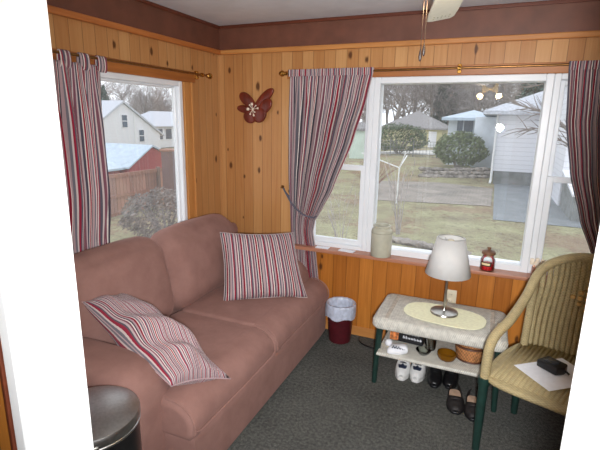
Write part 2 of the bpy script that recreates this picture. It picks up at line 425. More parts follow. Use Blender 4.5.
double_hung('window_3', WX0, PX0-.001); double_hung('window_4', PX1+.001, WX1)
# doorway the photo is taken through: white jambs, stops and casings
struct('trim_16', B().box((DL-.02, FY0+.002, 0), (DL, YF+.002, 2.1), .003), 'white')
struct('trim_17', B().box((DR, FY0+.002, 0), (DR+.02, YF+.002, 2.1), .003), 'white')
struct('trim_18', B().box((DL-.02, FY0+.002, 2.08), (DR+.02, YF+.002, 2.1), .003), 'white')
struct('trim_19', B().box((DL-.032, FY0-.018, 0), (DL-.001, FY0+.004, 2.12), .004), 'white')
struct('trim_20', B().box((DR+.006, FY0-.018, 0), (DR+.085, FY0+.004, 2.12), .004), 'white')
struct('trim_21', B().box((DL-.09, YF, 0), (DL-.028, YF+.016, 2.14), .004), 'white')
struct('trim_22', B().box((DR+.012, YF, 0), (DR+.075, YF+.016, 2.14), .004), 'white')
struct('trim_23', B().box((DL-.07, YF, 2.102), (DR+.07, YF+.016, 2.165), .004), 'white')
# the room the photographer stands in
HX0, HX1, HY0 = -1.9, 1.4, -2.2
struct('floor_hall', B().box((HX0, HY0, -.05), (HX1, FY0, 0)), 'carpet')
struct('ceiling_hall', B().box((HX0, HY0, H), (HX1, FY0, H+.1)), 'ceiling')
HW = plain('hall_wall_paint', (196, 186, 170), .7, 0, .03, 4)
struct('wall_hall_left', B().box((HX0-.1, HY0, 0), (HX0, FY0, H)), HW)
struct('wall_hall_right', B().box((HX1, HY0, 0), (HX1+.1, FY0, H)), HW)
struct('wall_hall_back', B().box((HX0, HY0-.1, 0), (HX1, HY0, H)), HW)
# varnished wainscot beside the door casing, on the hall side
struct('trim_24', B().box((HX0, FY0-.012, 0), (DL-.034, FY0-.0005, 1.30), .002), 'wains')
struct('casing_shadow_strip', B().box((DL-.042, FY0-.022, 0), (DL-.033, FY0-.0005, 1.30), .002), 'bandtrim')  # dark strip standing in for the casing's shadow along the wainscot edge

# ------------------------------------------------------------------ outdoors
def gz(x, y):
    t = sst((-x-.3*y-1)/4)
    return -.6-.7*t-1.0*max(0, min(1, (-x-10)/30))+.35*sst((y-18.95)/.7)*(1-t)
def grass():
    k = N('winter_grass'); v = k.obj(); f = k.noise(v, 1.3, 5, .65); g = k.noise(v, 26, 3, .7)
    t = k.math('ADD', k.math('MULTIPLY', f, .55), k.math('MULTIPLY', g, .45))
    c = k.ramp(t, [(.33, (104, 98, 82)), (.46, (150, 142, 118)), (.56, (160, 160, 126)), (.72, (196, 188, 164))])
    d = k.noise(v, .55, 4, .7); e = k.noise(v, 7, 4, .8)
    c = k.mix(k.math('MULTIPLY', k.math('GREATER_THAN', k.math('ADD', k.math('MULTIPLY', d, .7), k.math('MULTIPLY', e, .3)), .53), .55), c, (150, 124, 108))
    c = k.mix(k.math('MULTIPLY', k.math('GREATER_THAN', e, .58), .5), c, (104, 96, 80))
    k.bump(g, .6, .05); return k.fin(c, .95, 0, .05)
M['grass'] = grass()
b = B(); b.grid(70, 70, lambda u, v: (lerp(-80, 40, u), lerp(-6, 90, v), gz(lerp(-80, 40, u), lerp(-6, 90, v))))
for v in b.bm.verts:
    if -3.2 < v.co.x < 2.6 and v.co.y < 4.2: v.co.z = min(v.co.z, -.7)
struct('ground_lawn', b, 'grass', smooth=True)
def asphalt(name, a, c):
    k = N(name); v = k.obj(); f = k.noise(v, 2, 5, .7); g = k.noise(v, 40, 2)
    return k.fin(k.ramp(k.math('ADD', k.math('MULTIPLY', f, .6), k.math('MULTIPLY', g, .4)), [(.3, a), (.7, c)]), .9)
def slabpoly(name, poly, mat, h=.012):
    b = B(); n = len(poly); bm = b.bm
    bm.faces.new([bm.verts.new((x, y, gz(x, y)+h)) for x, y in poly]); return struct(name, b, mat)
slabpoly('ground_driveway', [(.16, 11.3), (2.6, 11.3), (2.6, 18.6), (.16, 18.6)], asphalt('asphalt', (112, 118, 122), (146, 152, 156)), .012)
def paver():
    k = N('stone_pavers'); v = k.obj(); br = k.n('TexBrick', i_Scale=2.6, offset=.5); k.l(v, br.inputs['Vector'])
    br.inputs['Color1'].default_value = lin((140, 134, 130)); br.inputs['Color2'].default_value = lin((168, 160, 154)); br.inputs['Mortar'].default_value = lin((112, 110, 96)); br.inputs['Mortar Size'].default_value = .03
    f = k.noise(v, 1.4, 4); return k.fin(k.mix(.45, br.outputs['Color'], k.ramp(f, [(.35, (104, 100, 92)), (.7, (178, 166, 154))])), .9)
slabpoly('ground_patio', [(-3.0, 12.6), (.1, 13.2), (.12, 16.9), (-1.8, 17.6), (-4.0, 16.9)], paver(), .012)
slabpoly('ground_gravel', [(-9, 25.5), (-1.5, 28), (-2.5, 33), (-12, 33)], asphalt('pale_gravel', (178, 176, 172), (214, 212, 206)), .03)
def siding(name, c, step=.16):
    k = N(name); sp = k.n('SeparateXYZ'); k.l(k.obj(), sp.inputs[0]); f = k.math('FRACT', k.math('DIVIDE', sp.outputs[2], step))
    k.bump(f, .9, .03); return k.fin(k.ramp(f, [(0, tuple(x*.78 for x in c)), (.10, c), (1, c)]), .5)
M['siding'] = siding('white_lap_siding', (238, 240, 246))
M['bluesiding'] = plain('pale_blue_grey_wall', (218, 226, 234), .6, 0, .04, 3)
M['shingle'] = plain('pale_grey_shingles', (188, 192, 200), .85, 0, .10, 14)
M['darkshingle'] = plain('grey_shingles', (136, 134, 134), .9, 0, .12, 14)
M['concrete'] = plain('grey_concrete', (128, 132, 132), .9, 0, .12, 4)
M['darkpane'] = plain('dark_far_window', (78, 92, 108), .15, 0, .1, 2)
M['barn'] = plain('barn_red_boards', (150, 62, 62), .8, 0, .1, 10)
M['metalroof'] = plain('pale_blue_metal_roof', (176, 192, 206), .5, 0, .05, 4)
def planks(name, c, axis=1, bw=.14):
    k = N(name); sp = k.n('SeparateXYZ'); k.l(k.obj(), sp.inputs[0]); ub = k.math('DIVIDE', sp.outputs[axis], bw); fr = k.math('FRACT', ub)
    wn = k.n('TexWhiteNoise', noise_dimensions='1D'); k.l(k.math('FLOOR', ub), wn.inputs['W'])
    col = k.ramp(wn.outputs['Value'], [(0, tuple(x*.85 for x in c)), (1, tuple(min(255, x*1.1) for x in c))])
    return k.fin(k.mix(k.math('LESS_THAN', fr, .07), col, tuple(x*.5 for x in c)), .85)
M['fencewood'] = planks('weathered_fence_boards', (166, 122, 104))
M['bark'] = plain('grey_bark', (134, 127, 124), .95, 0, .15, 12)
M['palebark'] = plain('pale_grey_bark', (172, 166, 164), .95, 0, .12, 12)
M['twig'] = plain('reddish_twigs', (140, 110, 100), .9, 0, .15, 20)
M['leaf'] = plain('dark_green_leaves', (74, 92, 64), .6, 0, .35, 9)
M['leafb'] = plain('olive_green_leaves', (104, 116, 82), .6, 0, .35, 9)
M['pineneedle'] = plain('grey_green_needles', (84, 98, 90), .8, 0, .3, 6)
M['rock'] = plain('grey_fieldstone', (136, 130, 124), .9, 0, .25, 6, .4)
M['pole'] = plain('white_metal_pole', (226, 228, 228), .4, 0, .04)

def hip_roof(b, x0, x1, y0, y1, z, h, oh=.45, gable=False):
    x0 -= oh; x1 += oh; y0 -= oh; y1 += oh; d = (y1-y0)/2; bm = b.bm
    if x1-x0 >= y1-y0: r = [(x0+(0 if gable else d), (y0+y1)/2), (x1-(0 if gable else d), (y0+y1)/2)]
    else: d = (x1-x0)/2; r = [((x0+x1)/2, y0+(0 if gable else d)), ((x0+x1)/2, y1-(0 if gable else d))]
    c = [bm.verts.new(p) for p in ((x0, y0, z), (x1, y0, z), (x1, y1, z), (x0, y1, z))]
    e = [bm.verts.new(p) for p in ((x0, y0, z-.12), (x1, y0, z-.12), (x1, y1, z-.12), (x0, y1, z-.12))]
    t = [bm.verts.new((*p, z+h)) for p in r]
    if x1-x0 >= y1-y0: fs = [(c[0], c[1], t[1], t[0]), (c[1], c[2], t[1]), (c[2], c[3], t[0], t[1]), (c[3], c[0], t[0])]
    else: fs = [(c[0], c[1], t[0]), (c[1], c[2], t[1], t[0]), (c[2], c[3], t[1]), (c[3], c[0], t[0], t[1])]
    for f in fs: bm.faces.new(f)
    for i in range(4): bm.faces.new((e[i], e[(i+1) % 4], c[(i+1) % 4], c[i]))
    bm.faces.new(e[::-1]); return b
# the neighbouring house behind the driveway
nh = thing('house', 'white sided neighbour house with pale hip roof behind the driveway', 'house')
B().box((.06, 18.3, -.1), (8.5, 26, 2.02)).obj('wall', 'siding', nh, smooth=False)
B().box((.10, 18.34, -.75), (8.5, 26, -.1)).obj('foundation', 'concrete', nh, smooth=False)
hip_roof(B(), .06, 8.5, 18.3, 26, 2.08, 1.75, .55).obj('roof', 'shingle', nh, smooth=False)
B().tube([(.02, 18.22, 1.95), (.02, 18.22, -.45), (.0, 18.10, -.56)], .045, 10).obj('downspout', 'pole', nh)
B().box((-.86, 20.9, -.7), (.055, 25.8, 1.9)).obj('wall', 'bluesiding', nh, smooth=False)
B().box((-2.0, 21.6, -.7), (-.865, 25.8, 1.85)).obj('porch', 'bluesiding', nh, smooth=False)
sc2 = B().box((-1.62, 21.56, .75), (-.95, 21.59, 1.75)).obj('window', 'darkpane', nh, smooth=False)
b = B()
for x in (-1.35,): b.box((x-.02, 21.53, .75), (x+.02, 21.57, 1.75))
b.box((-1.64, 21.53, 1.2), (-.93, 21.57, 1.24)); b.obj('muntin', 'bluesiding', sc2, smooth=False)
hip_roof(B(), -2.0, .0, 21.2, 26, 1.86, .35, .25).obj('porch_roof', 'metalroof', nh, smooth=False)
B().box((3.4, 21, 3.0), (3.9, 21.5, 4.5), .02, 1).obj('chimney', 'rock', nh, smooth=False)
hs = thing('house_wing', 'bright white house wing seen through the right-hand sash', 'house')
B().box((1.82, 14.2, -.65), (9, 18.25, 3.0)).obj('wall', M['siding'], hs, smooth=False)
hip_roof(B(), 1.82, 9, 14.2, 18.25, 3.05, .95, .3).obj('roof', 'shingle', hs, smooth=False)
wn_ = B().box((3.0, 14.15, .7), (3.9, 14.21, 2.1)).obj('window', 'darkpane', hs, smooth=False)
bh = thing('bulkhead', 'grey concrete cellar bulkhead with pale sloping lid by the white house wing', 'bulkhead')
B().prism([(12.0, -.65), (14.19, -.65), (14.19, .35), (12.0, -.02)], 1.86, 3.6, 'yz').obj('concrete_side', 'concrete', bh, smooth=False)
B().prism([(11.9, -.0), (14.19, .37), (14.19, .43), (11.9, .06)], 1.80, 3.66, 'yz').obj('lid', 'siding', bh, smooth=False)
# garage beyond the hedge
ga = thing('garage', 'pale yellow garage with grey hip roof beyond the hedge', 'garage')
B().box((-8.3, 36.2, -.7), (-3.75, 41, 1.15)).obj('wall', plain('pale_yellow_wall', (206, 200, 160), .7, 0, .04, 2), ga, smooth=False)
hip_roof(B(), -8.3, -3.75, 36.2, 41, 1.2, 1.35, .35).obj('roof', 'darkshingle', ga, smooth=False)
B().box((-4.75, 36.14, -.6), (-4.15, 36.22, .95)).obj('door', 'siding', ga, smooth=False)
sd = thing('garden_shed', 'narrow pale green shed with dark cap at the left edge of the picture window', 'shed')
B().box((-6.9, 22.5, -.7), (-5.95, 23.4, 1.25)).obj('wall', plain('pale_green_wall', (196, 212, 200), .6, 0, .03, 3), sd, smooth=False)
hip_roof(B(), -6.9, -5.95, 22.5, 23.4, 1.27, .35, .12).obj('roof', 'darkshingle', sd, smooth=False)
# stones
def stone(b, c, s, seed):
    t = bmesh.new(); bmesh.ops.create_icosphere(t, subdivisions=2, radius=1)
    for v in t.verts:
        d = 1+.28*noise.noise(v.co*1.3+Vector((seed, seed*2.1, 0))); v.co = Vector((v.co.x*s[0]*d+c[0], v.co.y*s[1]*d+c[1], max(v.co.z*s[2]*d, -s[2]*.9)+c[2]))
    b._merge(t)
random.seed(5)
def stone_row(label, a, c, n, rows, sz):
    r = thing('stone_wall', label, 'stone wall', (a[0], a[1], gz(*a)))
    for j in range(rows):
        for i in range(n):
            t = (i+.5*(j % 2)+random.uniform(-.2, .2))/n; x, y = lerp(a[0], c[0], t), lerp(a[1], c[1], t); s = random.uniform(.8, 1.2)*sz
            b = B(); stone(b, (x-a[0], y-a[1]+.12*j, gz(x, y)-gz(*a)+sz*.45+j*sz*.85), (s*1.1, s*.75, s*.55), i*3.1+j*11); b.obj('stone', 'rock', r, angle=.5)
stone_row('low dry stone wall behind the patio under the round bush', (-2.6, 18.9), (.0, 19.2), 12, 3, .16)
stone_row('row of grey edging stones across the lawn just outside the picture window', (-1.75, 8.3), (-.1, 7.85), 11, 1, .11)
# shrubs: real leaf masses on stems
def leafmass(b, n, fn, size, seed):
    rnd = random.Random(seed); bm = b.bm
    for _ in range(n):
        p = Vector(fn(rnd)); q = Vector((rnd.gauss(0, 1), rnd.gauss(0, 1), rnd.gauss(0, 1))).normalized(); t = q.orthogonal().normalized(); u = q.cross(t); s = size*rnd.uniform(.6, 1.3)
        vs_ = [bm.verts.new(p+t*s*a+u*s*.5*c) for a, c in ((-1, 0), (0, .6), (1, 0), (0, -.6))]; bm.faces.new(vs_)
    return b
def bush(label, loc, rx, ry, rz, mat, n, size, seed, cat='shrub', name='shrub', group=None):
    r = thing(name, label, cat, loc, 0, group)
    def fn(rd):
        a, e = rd.uniform(0, 2*PI), rd.uniform(-.9, 1); k = rd.uniform(.5, 1)**.4
        v = Vector((math.cos(a)*math.sqrt(1-e*e), math.sin(a)*math.sqrt(1-e*e), e)); k *= 1+.22*noise.noise(v*2.2+Vector((seed, 0, 0)))
        return (v.x*rx*k, v.y*ry*k, rz*.52+v.z*rz*.48*k)
    leafmass(B(), n, fn, size, seed).obj('foliage', mat, r, smooth=False)
    b = B(); rd = random.Random(seed)
    for _ in range(9):
        a = rd.uniform(0, 2*PI); b.tube([(.1*math.cos(a), .1*math.sin(a), -.05), (rx*.3*math.cos(a), ry*.3*math.sin(a), rz*.35), (rx*.65*math.cos(a), ry*.65*math.sin(a), rz*.7)], [.045, .03, .015], 6)
    b.obj('stem', 'bark', r); return r
bush('wide dark green hedge bush behind the wire fence', (-5.3, 27.3, gz(-5.3, 27.3)), 1.75, .9, 1.75, 'leaf', 3600, .09, 2, 'hedge', 'hedge')
bush('rounded olive green rhododendron bush by the neighbour house corner', (-1.30, 20.15, -.25), 1.08, .62, 1.5, 'leafb', 3400, .08, 5)
bush('grey twiggy shrub in front of the brown fence outside the left window', (-7.0, 8.25, gz(-7.0, 8.2)), 1.15, .95, 1.25, plain('grey_twiggy_leaves', (124, 116, 112), .9, 0, .3, 9), 5200, .05, 9)
# wire fence before the hedge
wf = thing('wire_fence', 'pale wire mesh fence in front of the dark green hedge', 'fence', (-6.6, 25.2, gz(-6, 25)))
b = B()
for i in range(22): b.tube([(i*.18, 0, 0), (i*.18, 0, .85)], .008, 4)
for j in range(6): b.tube([(0, 0, .05+.16*j), (3.8, 0, .05+.16*j)], .008, 4)
b.obj('wire_mesh', 'concrete', wf)
for i in range(4): B().tube([(i*1.27, 0, -.05), (i*1.27, 0, .95)], .024, 8).obj('post', 'concrete', wf)
# clothes dryer pole
cp = thing('clothes_pole', 'white Y-shaped clothes line pole standing on the lawn by the patio', 'clothes pole', (-2.36, 12.4, gz(-2.36, 12.4)))
B().tube([(0, 0, -.05), (.02, 0, 1.02)], .022, 10).obj('pole', 'pole', cp)
for dx, dy, dz in ((-1.15, .3, .34), (.2, -.2, .42), (.1, .6, .3)):
    B().tube([(.02, 0, 1.0), (dx, dy, 1.0+dz)], .016, 8).obj('arm', 'pole', cp)
# bare shrub just outside the picture window
def twigs(label, loc, h, n, spread, mat, seed, name='bare_shrub', cat='shrub', r0=.012):
    rd = random.Random(seed); b = B()
    for i in range(n):
        a = rd.uniform(0, 2*PI); s = rd.uniform(.2, 1)*spread; hh = h*rd.uniform(.6, 1)
        pts = [(.03*math.cos(a), .03*math.sin(a), -.03), (s*.35*math.cos(a), s*.35*math.sin(a), hh*.45), (s*math.cos(a+.2), s*math.sin(a+.2), hh)]
        pts = catmull(pts, 4); b.tube(pts, [r0*(1-.8*k/(len(pts)-1)) for k in range(len(pts))], 5)
        for _ in range(3):
            k = rd.randrange(3, len(pts)-1); p = pts[k]; a2 = a+rd.uniform(-1.4, 1.4); l = hh*rd.uniform(.15, .35)
            b.tube([p, p+Vector((math.cos(a2)*l*.5, math.sin(a2)*l*.5, l))], [r0*.5, r0*.2], 4)
    o = b.obj(name, mat); o.location = loc; return tag(o, label, cat)
twigs('bare thin-stemmed shrub on the lawn, seen just above the stoneware crock', (-1.62, 8.9, gz(-1.6, 8.9)), 1.55, 10, .42, 'palebark', 3)
twigs('low reddish bare shrub at the far left edge of the patio', (-3.6, 14.6, gz(-3.6, 14.6)), .95, 30, 1.0, 'twig', 8)
twigs('bare shrub outside the narrow window beside the tied-back curtain', (-2.2, 6.9, gz(-2.2, 6.9)), 1.25, 9, .35, 'palebark', 12, r0=.007)
# trees
def tree_mesh(seed, h, r0, levels, mat, name, spread=.55, kids=(3, 5), up=.35):
    rd = random.Random(seed); b = B(); bm = b.bm
    def seg(p, d, l, r, lv):
        n = 5 if lv < 2 else 3; steps = 3 if lv < 2 else 2
        pts = [p]; dd = d.copy()
        for _ in range(steps):
            dd = (dd+Vector((rd.gauss(0, .12), rd.gauss(0, .12), rd.gauss(0, .06)+.05))).normalized(); pts.append(pts[-1]+dd*l/steps)
        rr = [lerp(r, r*.55, i/steps) for i in range(steps+1)]
        rings = []
        for i, q in enumerate(pts):
            t = (pts[min(i+1, steps)]-pts[max(i-1, 0)]).normalized(); s = t.orthogonal().normalized(); u = t.cross(s)
            rings.append([bm.verts.new(q+rr[i]*(math.cos(2*PI*k/n)*s+math.sin(2*PI*k/n)*u)) for k in range(n)])
        for a, c in zip(rings, rings[1:]):
            for k in range(n): bm.faces.new((a[k], a[(k+1) % n], c[(k+1) % n], c[k]))
        if lv >= levels: return
        for _ in range(rd.randint(*kids)+(2 if lv == 0 else 0)):
            t = rd.uniform(.35, 1); i = min(int(t*steps), steps-1); q = pts[i].lerp(pts[i+1], t*steps-i)
            a = rd.uniform(0, 2*PI); side = Vector((math.cos(a), math.sin(a), 0)); side = (side-dd*side.dot(dd)).normalized()
            nd = (dd*(1-spread)+side*spread*rd.uniform(.8, 1.5)+Vector((0, 0, up*.3))).normalized()
            seg(q, nd, l*rd.uniform(.5, .72), rr[i]*.58, lv+1)
    seg(Vector((0, 0, -.2)), Vector((0, 0, 1)), h*.42, r0, 0)
    return b.obj(name, mat)
protos = [tree_mesh(s, 11, .17, 5, m_, 'bare_tree') for s, m_ in ((1, 'bark'), (2, 'palebark'), (3, 'bark'), (4, 'palebark'))]
spots = []
rt = random.Random(11)
# the wood behind the garage and hedge, then the trees behind the far houses on the left
for i in range(27): spots.append((-21+1.12*i+rt.uniform(-.8, .8), 47+rt.uniform(-4, 14), rt.uniform(.85, 1.3), 'tall bare grey tree in the wood behind the garage roof', 'bare trees behind the garage'))
for i in range(24): spots.append((-62+rt.uniform(-6, 6), 54+1.15*i+rt.uniform(-1, 1), rt.uniform(1.0, 1.5), 'hazy bare tree behind the white houses outside the left window', 'bare trees behind the far houses'))
for i in range(18): spots.append((-29+1.75*i+rt.uniform(-.7, .7), 66+rt.uniform(-3, 8), rt.uniform(1.15, 1.5), 'tall bare grey tree in the wood behind the garage roof', 'bare trees behind the garage'))
for i in range(8): spots.append((-9+rt.uniform(0, 8), 42.5+rt.uniform(0, 3), rt.uniform(.6, .9), 'tall bare grey tree in the wood behind the garage roof', 'bare trees behind the garage'))
for i, (x, y, s, lab, grp) in enumerate(spots):
    o = protos[i % 4] if i < 4 else protos[i % 4].copy()
    if i >= 4: COL.objects.link(o)
    o.location = (x, y, gz(x, y)); o.rotation_euler = (0, 0, rt.uniform(0, 6.28)); o.scale = (s, s, s*1.05)
    tag(o, lab, 'tree', grp)
# evergreens
def fir(label, loc, h, r, seed, group):
    root = thing('evergreen_tree', label, 'tree', loc, 0, group)
    def fn(rd):
        t = rd.random()**1.4; z = h*(.12+.88*t); rr = r*(1-t)*(.55+.45*abs(math.sin(t*34)))*math.sqrt(rd.random()); a = rd.uniform(0, 2*PI)
        rr *= 1+.25*math.sin(a*5+seed); return (rr*math.cos(a), rr*math.sin(a), z-.18*rr)
    leafmass(B(), 2600, fn, .26, seed).obj('foliage', 'pineneedle', root, smooth=False)
    B().tube([(0, 0, -.2), (0, 0, h*.9)], [.2, .04], 8).obj('trunk', 'bark', root)
fg_ = 'evergreens behind the neighbour house'
for i, (x, y, h, r) in enumerate(((2.2, 35, 7.5, 2.6), (5, 34, 8, 2.6), (-4.6, 44.5, 7.5, 2.2))):
    fir('grey-green evergreen rising behind the roof of the neighbour house', (x, y, -.6), h, r, i+1, fg_)
fir('grey-green evergreen half hidden behind the white gabled house on the left', (-50, 47.5, -2.2), 8, 3.2, 21, None)
# bare tree reaching in from the right
bt = thing('bare_tree', 'bare tree with branches reaching in from the right before the white house', 'tree', (3.1, 9.2, -.6))
B().tube([(0, 0, -.1), (-.05, .0, 1.6), (.05, .1, 3.2), (.1, .1, 5)], [.14, .12, .09, .05], 10).obj('trunk', 'bark', bt)
def branch(pts, r0, rd):
    P_ = catmull(pts, 5); b = B(); b.tube(P_, [lerp(r0, .006, k/(len(P_)-1)) for k in range(len(P_))], 6)
    for k in range(3, len(P_)-1):
        for _ in range(2):
            d = (P_[k+1]-P_[k]).normalized(); q = (d+Vector((rd.uniform(-.6, .6), rd.uniform(-.6, .6), rd.uniform(-.5, .9)))).normalized(); l = rd.uniform(.2, .55)
            m_ = P_[k]+q*l*.5; b.tube([P_[k], m_, m_+(q+Vector((0, 0, rd.uniform(-.3, .5)))).normalized()*l*.5], [.010, .007, .003], 4)
    b.obj('branch', 'bark', bt)
rd_ = random.Random(4)
branch([(-.03, 0, 1.7), (-.9, .0, 1.6), (-1.5, .0, 1.75), (-2.05, .0, 2.25), (-2.35, .0, 2.44), (-2.75, 0, 2.57), (-3.05, .0, 2.70)], .055, rd_)
branch([(.0, 0, 2.0), (-.8, -.1, 2.3), (-1.6, -.1, 2.75), (-2.2, .1, 2.95), (-2.65, .1, 2.88)], .045, rd_)
branch([(.0, 0, 1.5), (-.9, .1, 1.55), (-1.7, .1, 1.80), (-2.35, .1, 2.15), (-2.65, .2, 2.12)], .03, rd_)
branch([(.04, .05, 2.8), (-.9, .2, 2.95), (-1.9, .3, 3.1), (-2.5, .2, 3.12), (-3.2, .2, 3.0)], .04, rd_)
# left side: fence, shed, houses
fn_ = thing('board_fence', 'weathered brown board fence across the yard outside the left window', 'fence', (-10.4, 6, gz(-10.4, 9)))
b = B(); b.box((-.012, 0, 0), (.012, 9.5, 1.28))
b.obj('boards', 'fencewood', fn_, smooth=False)
b = B(); b.box((.012, 0, .55), (.05, 9.5, .65)); b.box((.012, 0, 1.16), (.05, 9.5, 1.28)); b.obj('rail', plain('fence_rail_wood', (150, 106, 88), .85), fn_, smooth=False)
for y in (1.2, 3.55, 5.9, 8.25): B().box((.0, y-.05, -.1), (.1, y+.05, 1.34)).obj('post', plain('grey_post_wood', (118, 98, 90), .9), fn_, smooth=False)
rs = thing('red_shed', 'barn red shed with pale metal roof beyond the brown fence', 'shed', (-14.2, 0, -1.6))
b = B(); b.prism([(14.55, 0), (17.35, 0), (17.35, 1.38), (15.95, 1.95), (14.55, 1.18)], -2.6, 0, 'yz'); b.obj('wall', 'barn', rs, smooth=False)
b = B(); b.prism([(14.4, 1.10), (15.95, 1.97), (17.5, 1.37), (17.5, 1.43), (15.95, 2.04), (14.4, 1.17)], -2.75, .12, 'yz'); b.obj('roof', 'metalroof', rs, smooth=False)
ls = thing('lean_to', 'low lean-to shed with a broad pale blue roof beside the red shed', 'shed', (-14.4, 0, -1.6))
B().box((-3, 10.5, 0), (-.2, 14.4, 1.02)).obj('wall', 'barn', ls, smooth=False)
b = B(); b.prism([(.05, 1.06), (.05, 1.14), (-3.6, 2.15), (-3.6, 2.07)], 10.3, 14.5, 'xz'); b.obj('roof', 'metalroof', ls, smooth=False)
pt = thing('shed_post', 'tall dark weathered post standing by the fence near the window jamb', 'post', (-9.6, 11.55, gz(-9.6, 11.55)))
B().box((-.16, -.16, -.1), (.16, .16, 1.9), .02, 1).obj('post_body', plain('dark_weathered_wood', (104, 84, 84), .9), pt, smooth=False)
B().box((-.2, -.2, 1.89), (.2, .2, 1.97), .02, 1).obj('cap', 'fencewood', pt, smooth=False)
gh = thing('house', 'white gabled two-storey house far outside the left window', 'house', (-38, 0, -2.2))
k_ = 38/30
b = B(); b.prism([(34.5, 0), (44.4, 0), (44.4, 1.9), (38.6, 5.35), (34.5, 2.9)], -9, 0, 'yz'); b.obj('wall', 'siding', gh, smooth=False)
b = B(); b.prism([(34.1, 2.62), (38.6, 5.38), (44.9, 1.62), (44.9, 1.82), (38.6, 5.62), (34.1, 2.86)], -9.3, .25, 'yz'); b.obj('roof', 'shingle', gh, smooth=False)
for y0, z0 in ((38.7, 2.75), (41.2, 1.1)):
    f = B().box((.0, y0-.45, z0-.08), (.06, y0+.45, z0+1.38)).obj('window', 'siding', gh, smooth=False)
    B().box((.05, y0-.36, z0), (.09, y0+.36, z0+1.3)).obj('pane', 'darkpane', f, smooth=False)
    B().box((.08, y0-.38, z0+.62), (.11, y0+.38, z0+.70)).obj('muntin', 'siding', f, smooth=False)
B().tube([(.1, 40.1, 4.4), (.1, 40.1, 0)], .05, 6).obj('downspout', 'pole', gh)
fh = thing('house', 'low white house with snowy roof and a pair of windows right of the gabled house', 'house', (-40, 0, -2.2))
B().box((-6, 45.6, 0), (0, 56, 2.75)).obj('wall', 'siding', fh, smooth=False)
hip_roof(B(), -6, 0, 45.6, 56, 2.8, 1.9, .5).obj('roof', 'shingle', fh, smooth=False)
for y0 in (46.6, 48.4):
    f = B().box((.0, y0-.7, 1.0), (.06, y0+.7, 2.5)).obj('window', 'siding', fh, smooth=False)
    B().box((.05, y0-.58, 1.1), (.09, y0+.58, 2.4)).obj('pane', 'darkpane', f, smooth=False)

# ------------------------------------------------------------------ sofa
SL = (-1.56, 2.14, 0)
sofa = thing('sofa', 'dusty rose two-seat sofa with plush cushions, along the wall under the left window', 'sofa', SL)
def sp_(b, name, mat='plush', parent=sofa, **kw): return b.move(T(-SL[0], -SL[1], -SL[2])).obj(name, mat, parent, **kw)
sp_(B().rcube((-1.95, 1.34, .03), (-1.050, 3.025, .31), .03, 8), 'base')
sp_(B().rcube((-1.965, 1.18, .03), (-1.82, 3.04, .84), .07, 10), 'back_frame')
def sofa_arm(y0, y1, xf, near):
    a = sp_(B().rcube((-1.945, y0+.045, .02), (xf-.014, y1-.03, .55), .05, 10, (0.01, .01, 0)), 'arm')
    pts = catmull([(-1.93, .50), (-1.6, .51), (xf-.16, .50), (xf-.075, .46), (xf-.05, .36), (xf-.055, .06)], 6)
    # rolled pad running along the arm and down its front
    def pad(u, v):
        i = min(int(v*(len(pts)-1)), len(pts)-2); f = v*(len(pts)-1)-i
        p = Vector(pts[i]).lerp(Vector(pts[i+1]), f); t = Vector(pts[i+1])-Vector(pts[i]); t.normalize(); nrm = Vector((-t[1], t[0]))
        th = u*2*PI; hw = (y1-y0)/2*(1-.06*v); hh = lerp(.115, .065, sst((v-.4)/.4))
        c, s = math.cos(th), math.sin(th); e = .62
        cc = math.copysign(abs(c)**e, c); ss = math.copysign(abs(s)**e, s)
        q = p+nrm*hh*ss
        return (q[0], (y0+y1)/2+hw*cc, q[1])
    bb = B(); bb.grid(28, 40, pad, wrap_u=True)
    bm = bb.bm; bmesh.ops.holes_fill(bm, edges=[e for e in bm.edges if e.is_boundary])
    p = bb.move(T(-SL[0], -SL[1], 0)).obj('arm_pad', 'plush', a, recalc=True, angle=1.2)
    return a
sofa_arm(1.165, 1.425, -1.225, True)
sofa_arm(2.80, 3.04, -1.20, False)
def loft_profile(b, prof, y0, y1, r, crown=0, n=6):
    """closed xz profile swept along y, its two ends rounded over by r"""
    m = len(prof); P = [Vector(q) for q in prof]; nr = []
    ar = sum(P[i].x*P[(i+1) % m].y-P[(i+1) % m].x*P[i].y for i in range(m))
    for i in range(m):
        t = (P[(i+1) % m]-P[i-1]).normalized(); q = Vector((-t.y, t.x)); nr.append(q if ar > 0 else -q)
    st = [(y0+r*(1-math.sin(k/n*PI/2)), r*(1-math.cos(k/n*PI/2))) for k in range(n, -1, -1)]
    st = [(y0+r*(1-math.cos(k/n*PI/2)), r*(1-math.sin(k/n*PI/2))) for k in range(n+1)]
    ys = st+[(lerp(y0+r, y1-r, k/8), 0) for k in range(1, 8)]+[(y0+y1-a, c) for a, c in st[::-1]]
    bm = b.bm; rings = []
    zt = max(q.y for q in P)
    for y, ins in ys:
        f = max(0, 1-((2*(y-y0)/(y1-y0)-1)**2)); ring = []
        for q, nn in zip(P, nr):
            v = q+nn*ins; ring.append(bm.verts.new((v.x, y, v.y+crown*f*(1 if q.y > zt-.06 else 0))))
        rings.append(ring)
    for a, c in zip(rings, rings[1:]):
        for k in range(m): bm.faces.new((a[k], a[(k+1) % m], c[(k+1) % m], c[k]))
    bm.faces.new(rings[0]); bm.faces.new(rings[-1][::-1]); return b
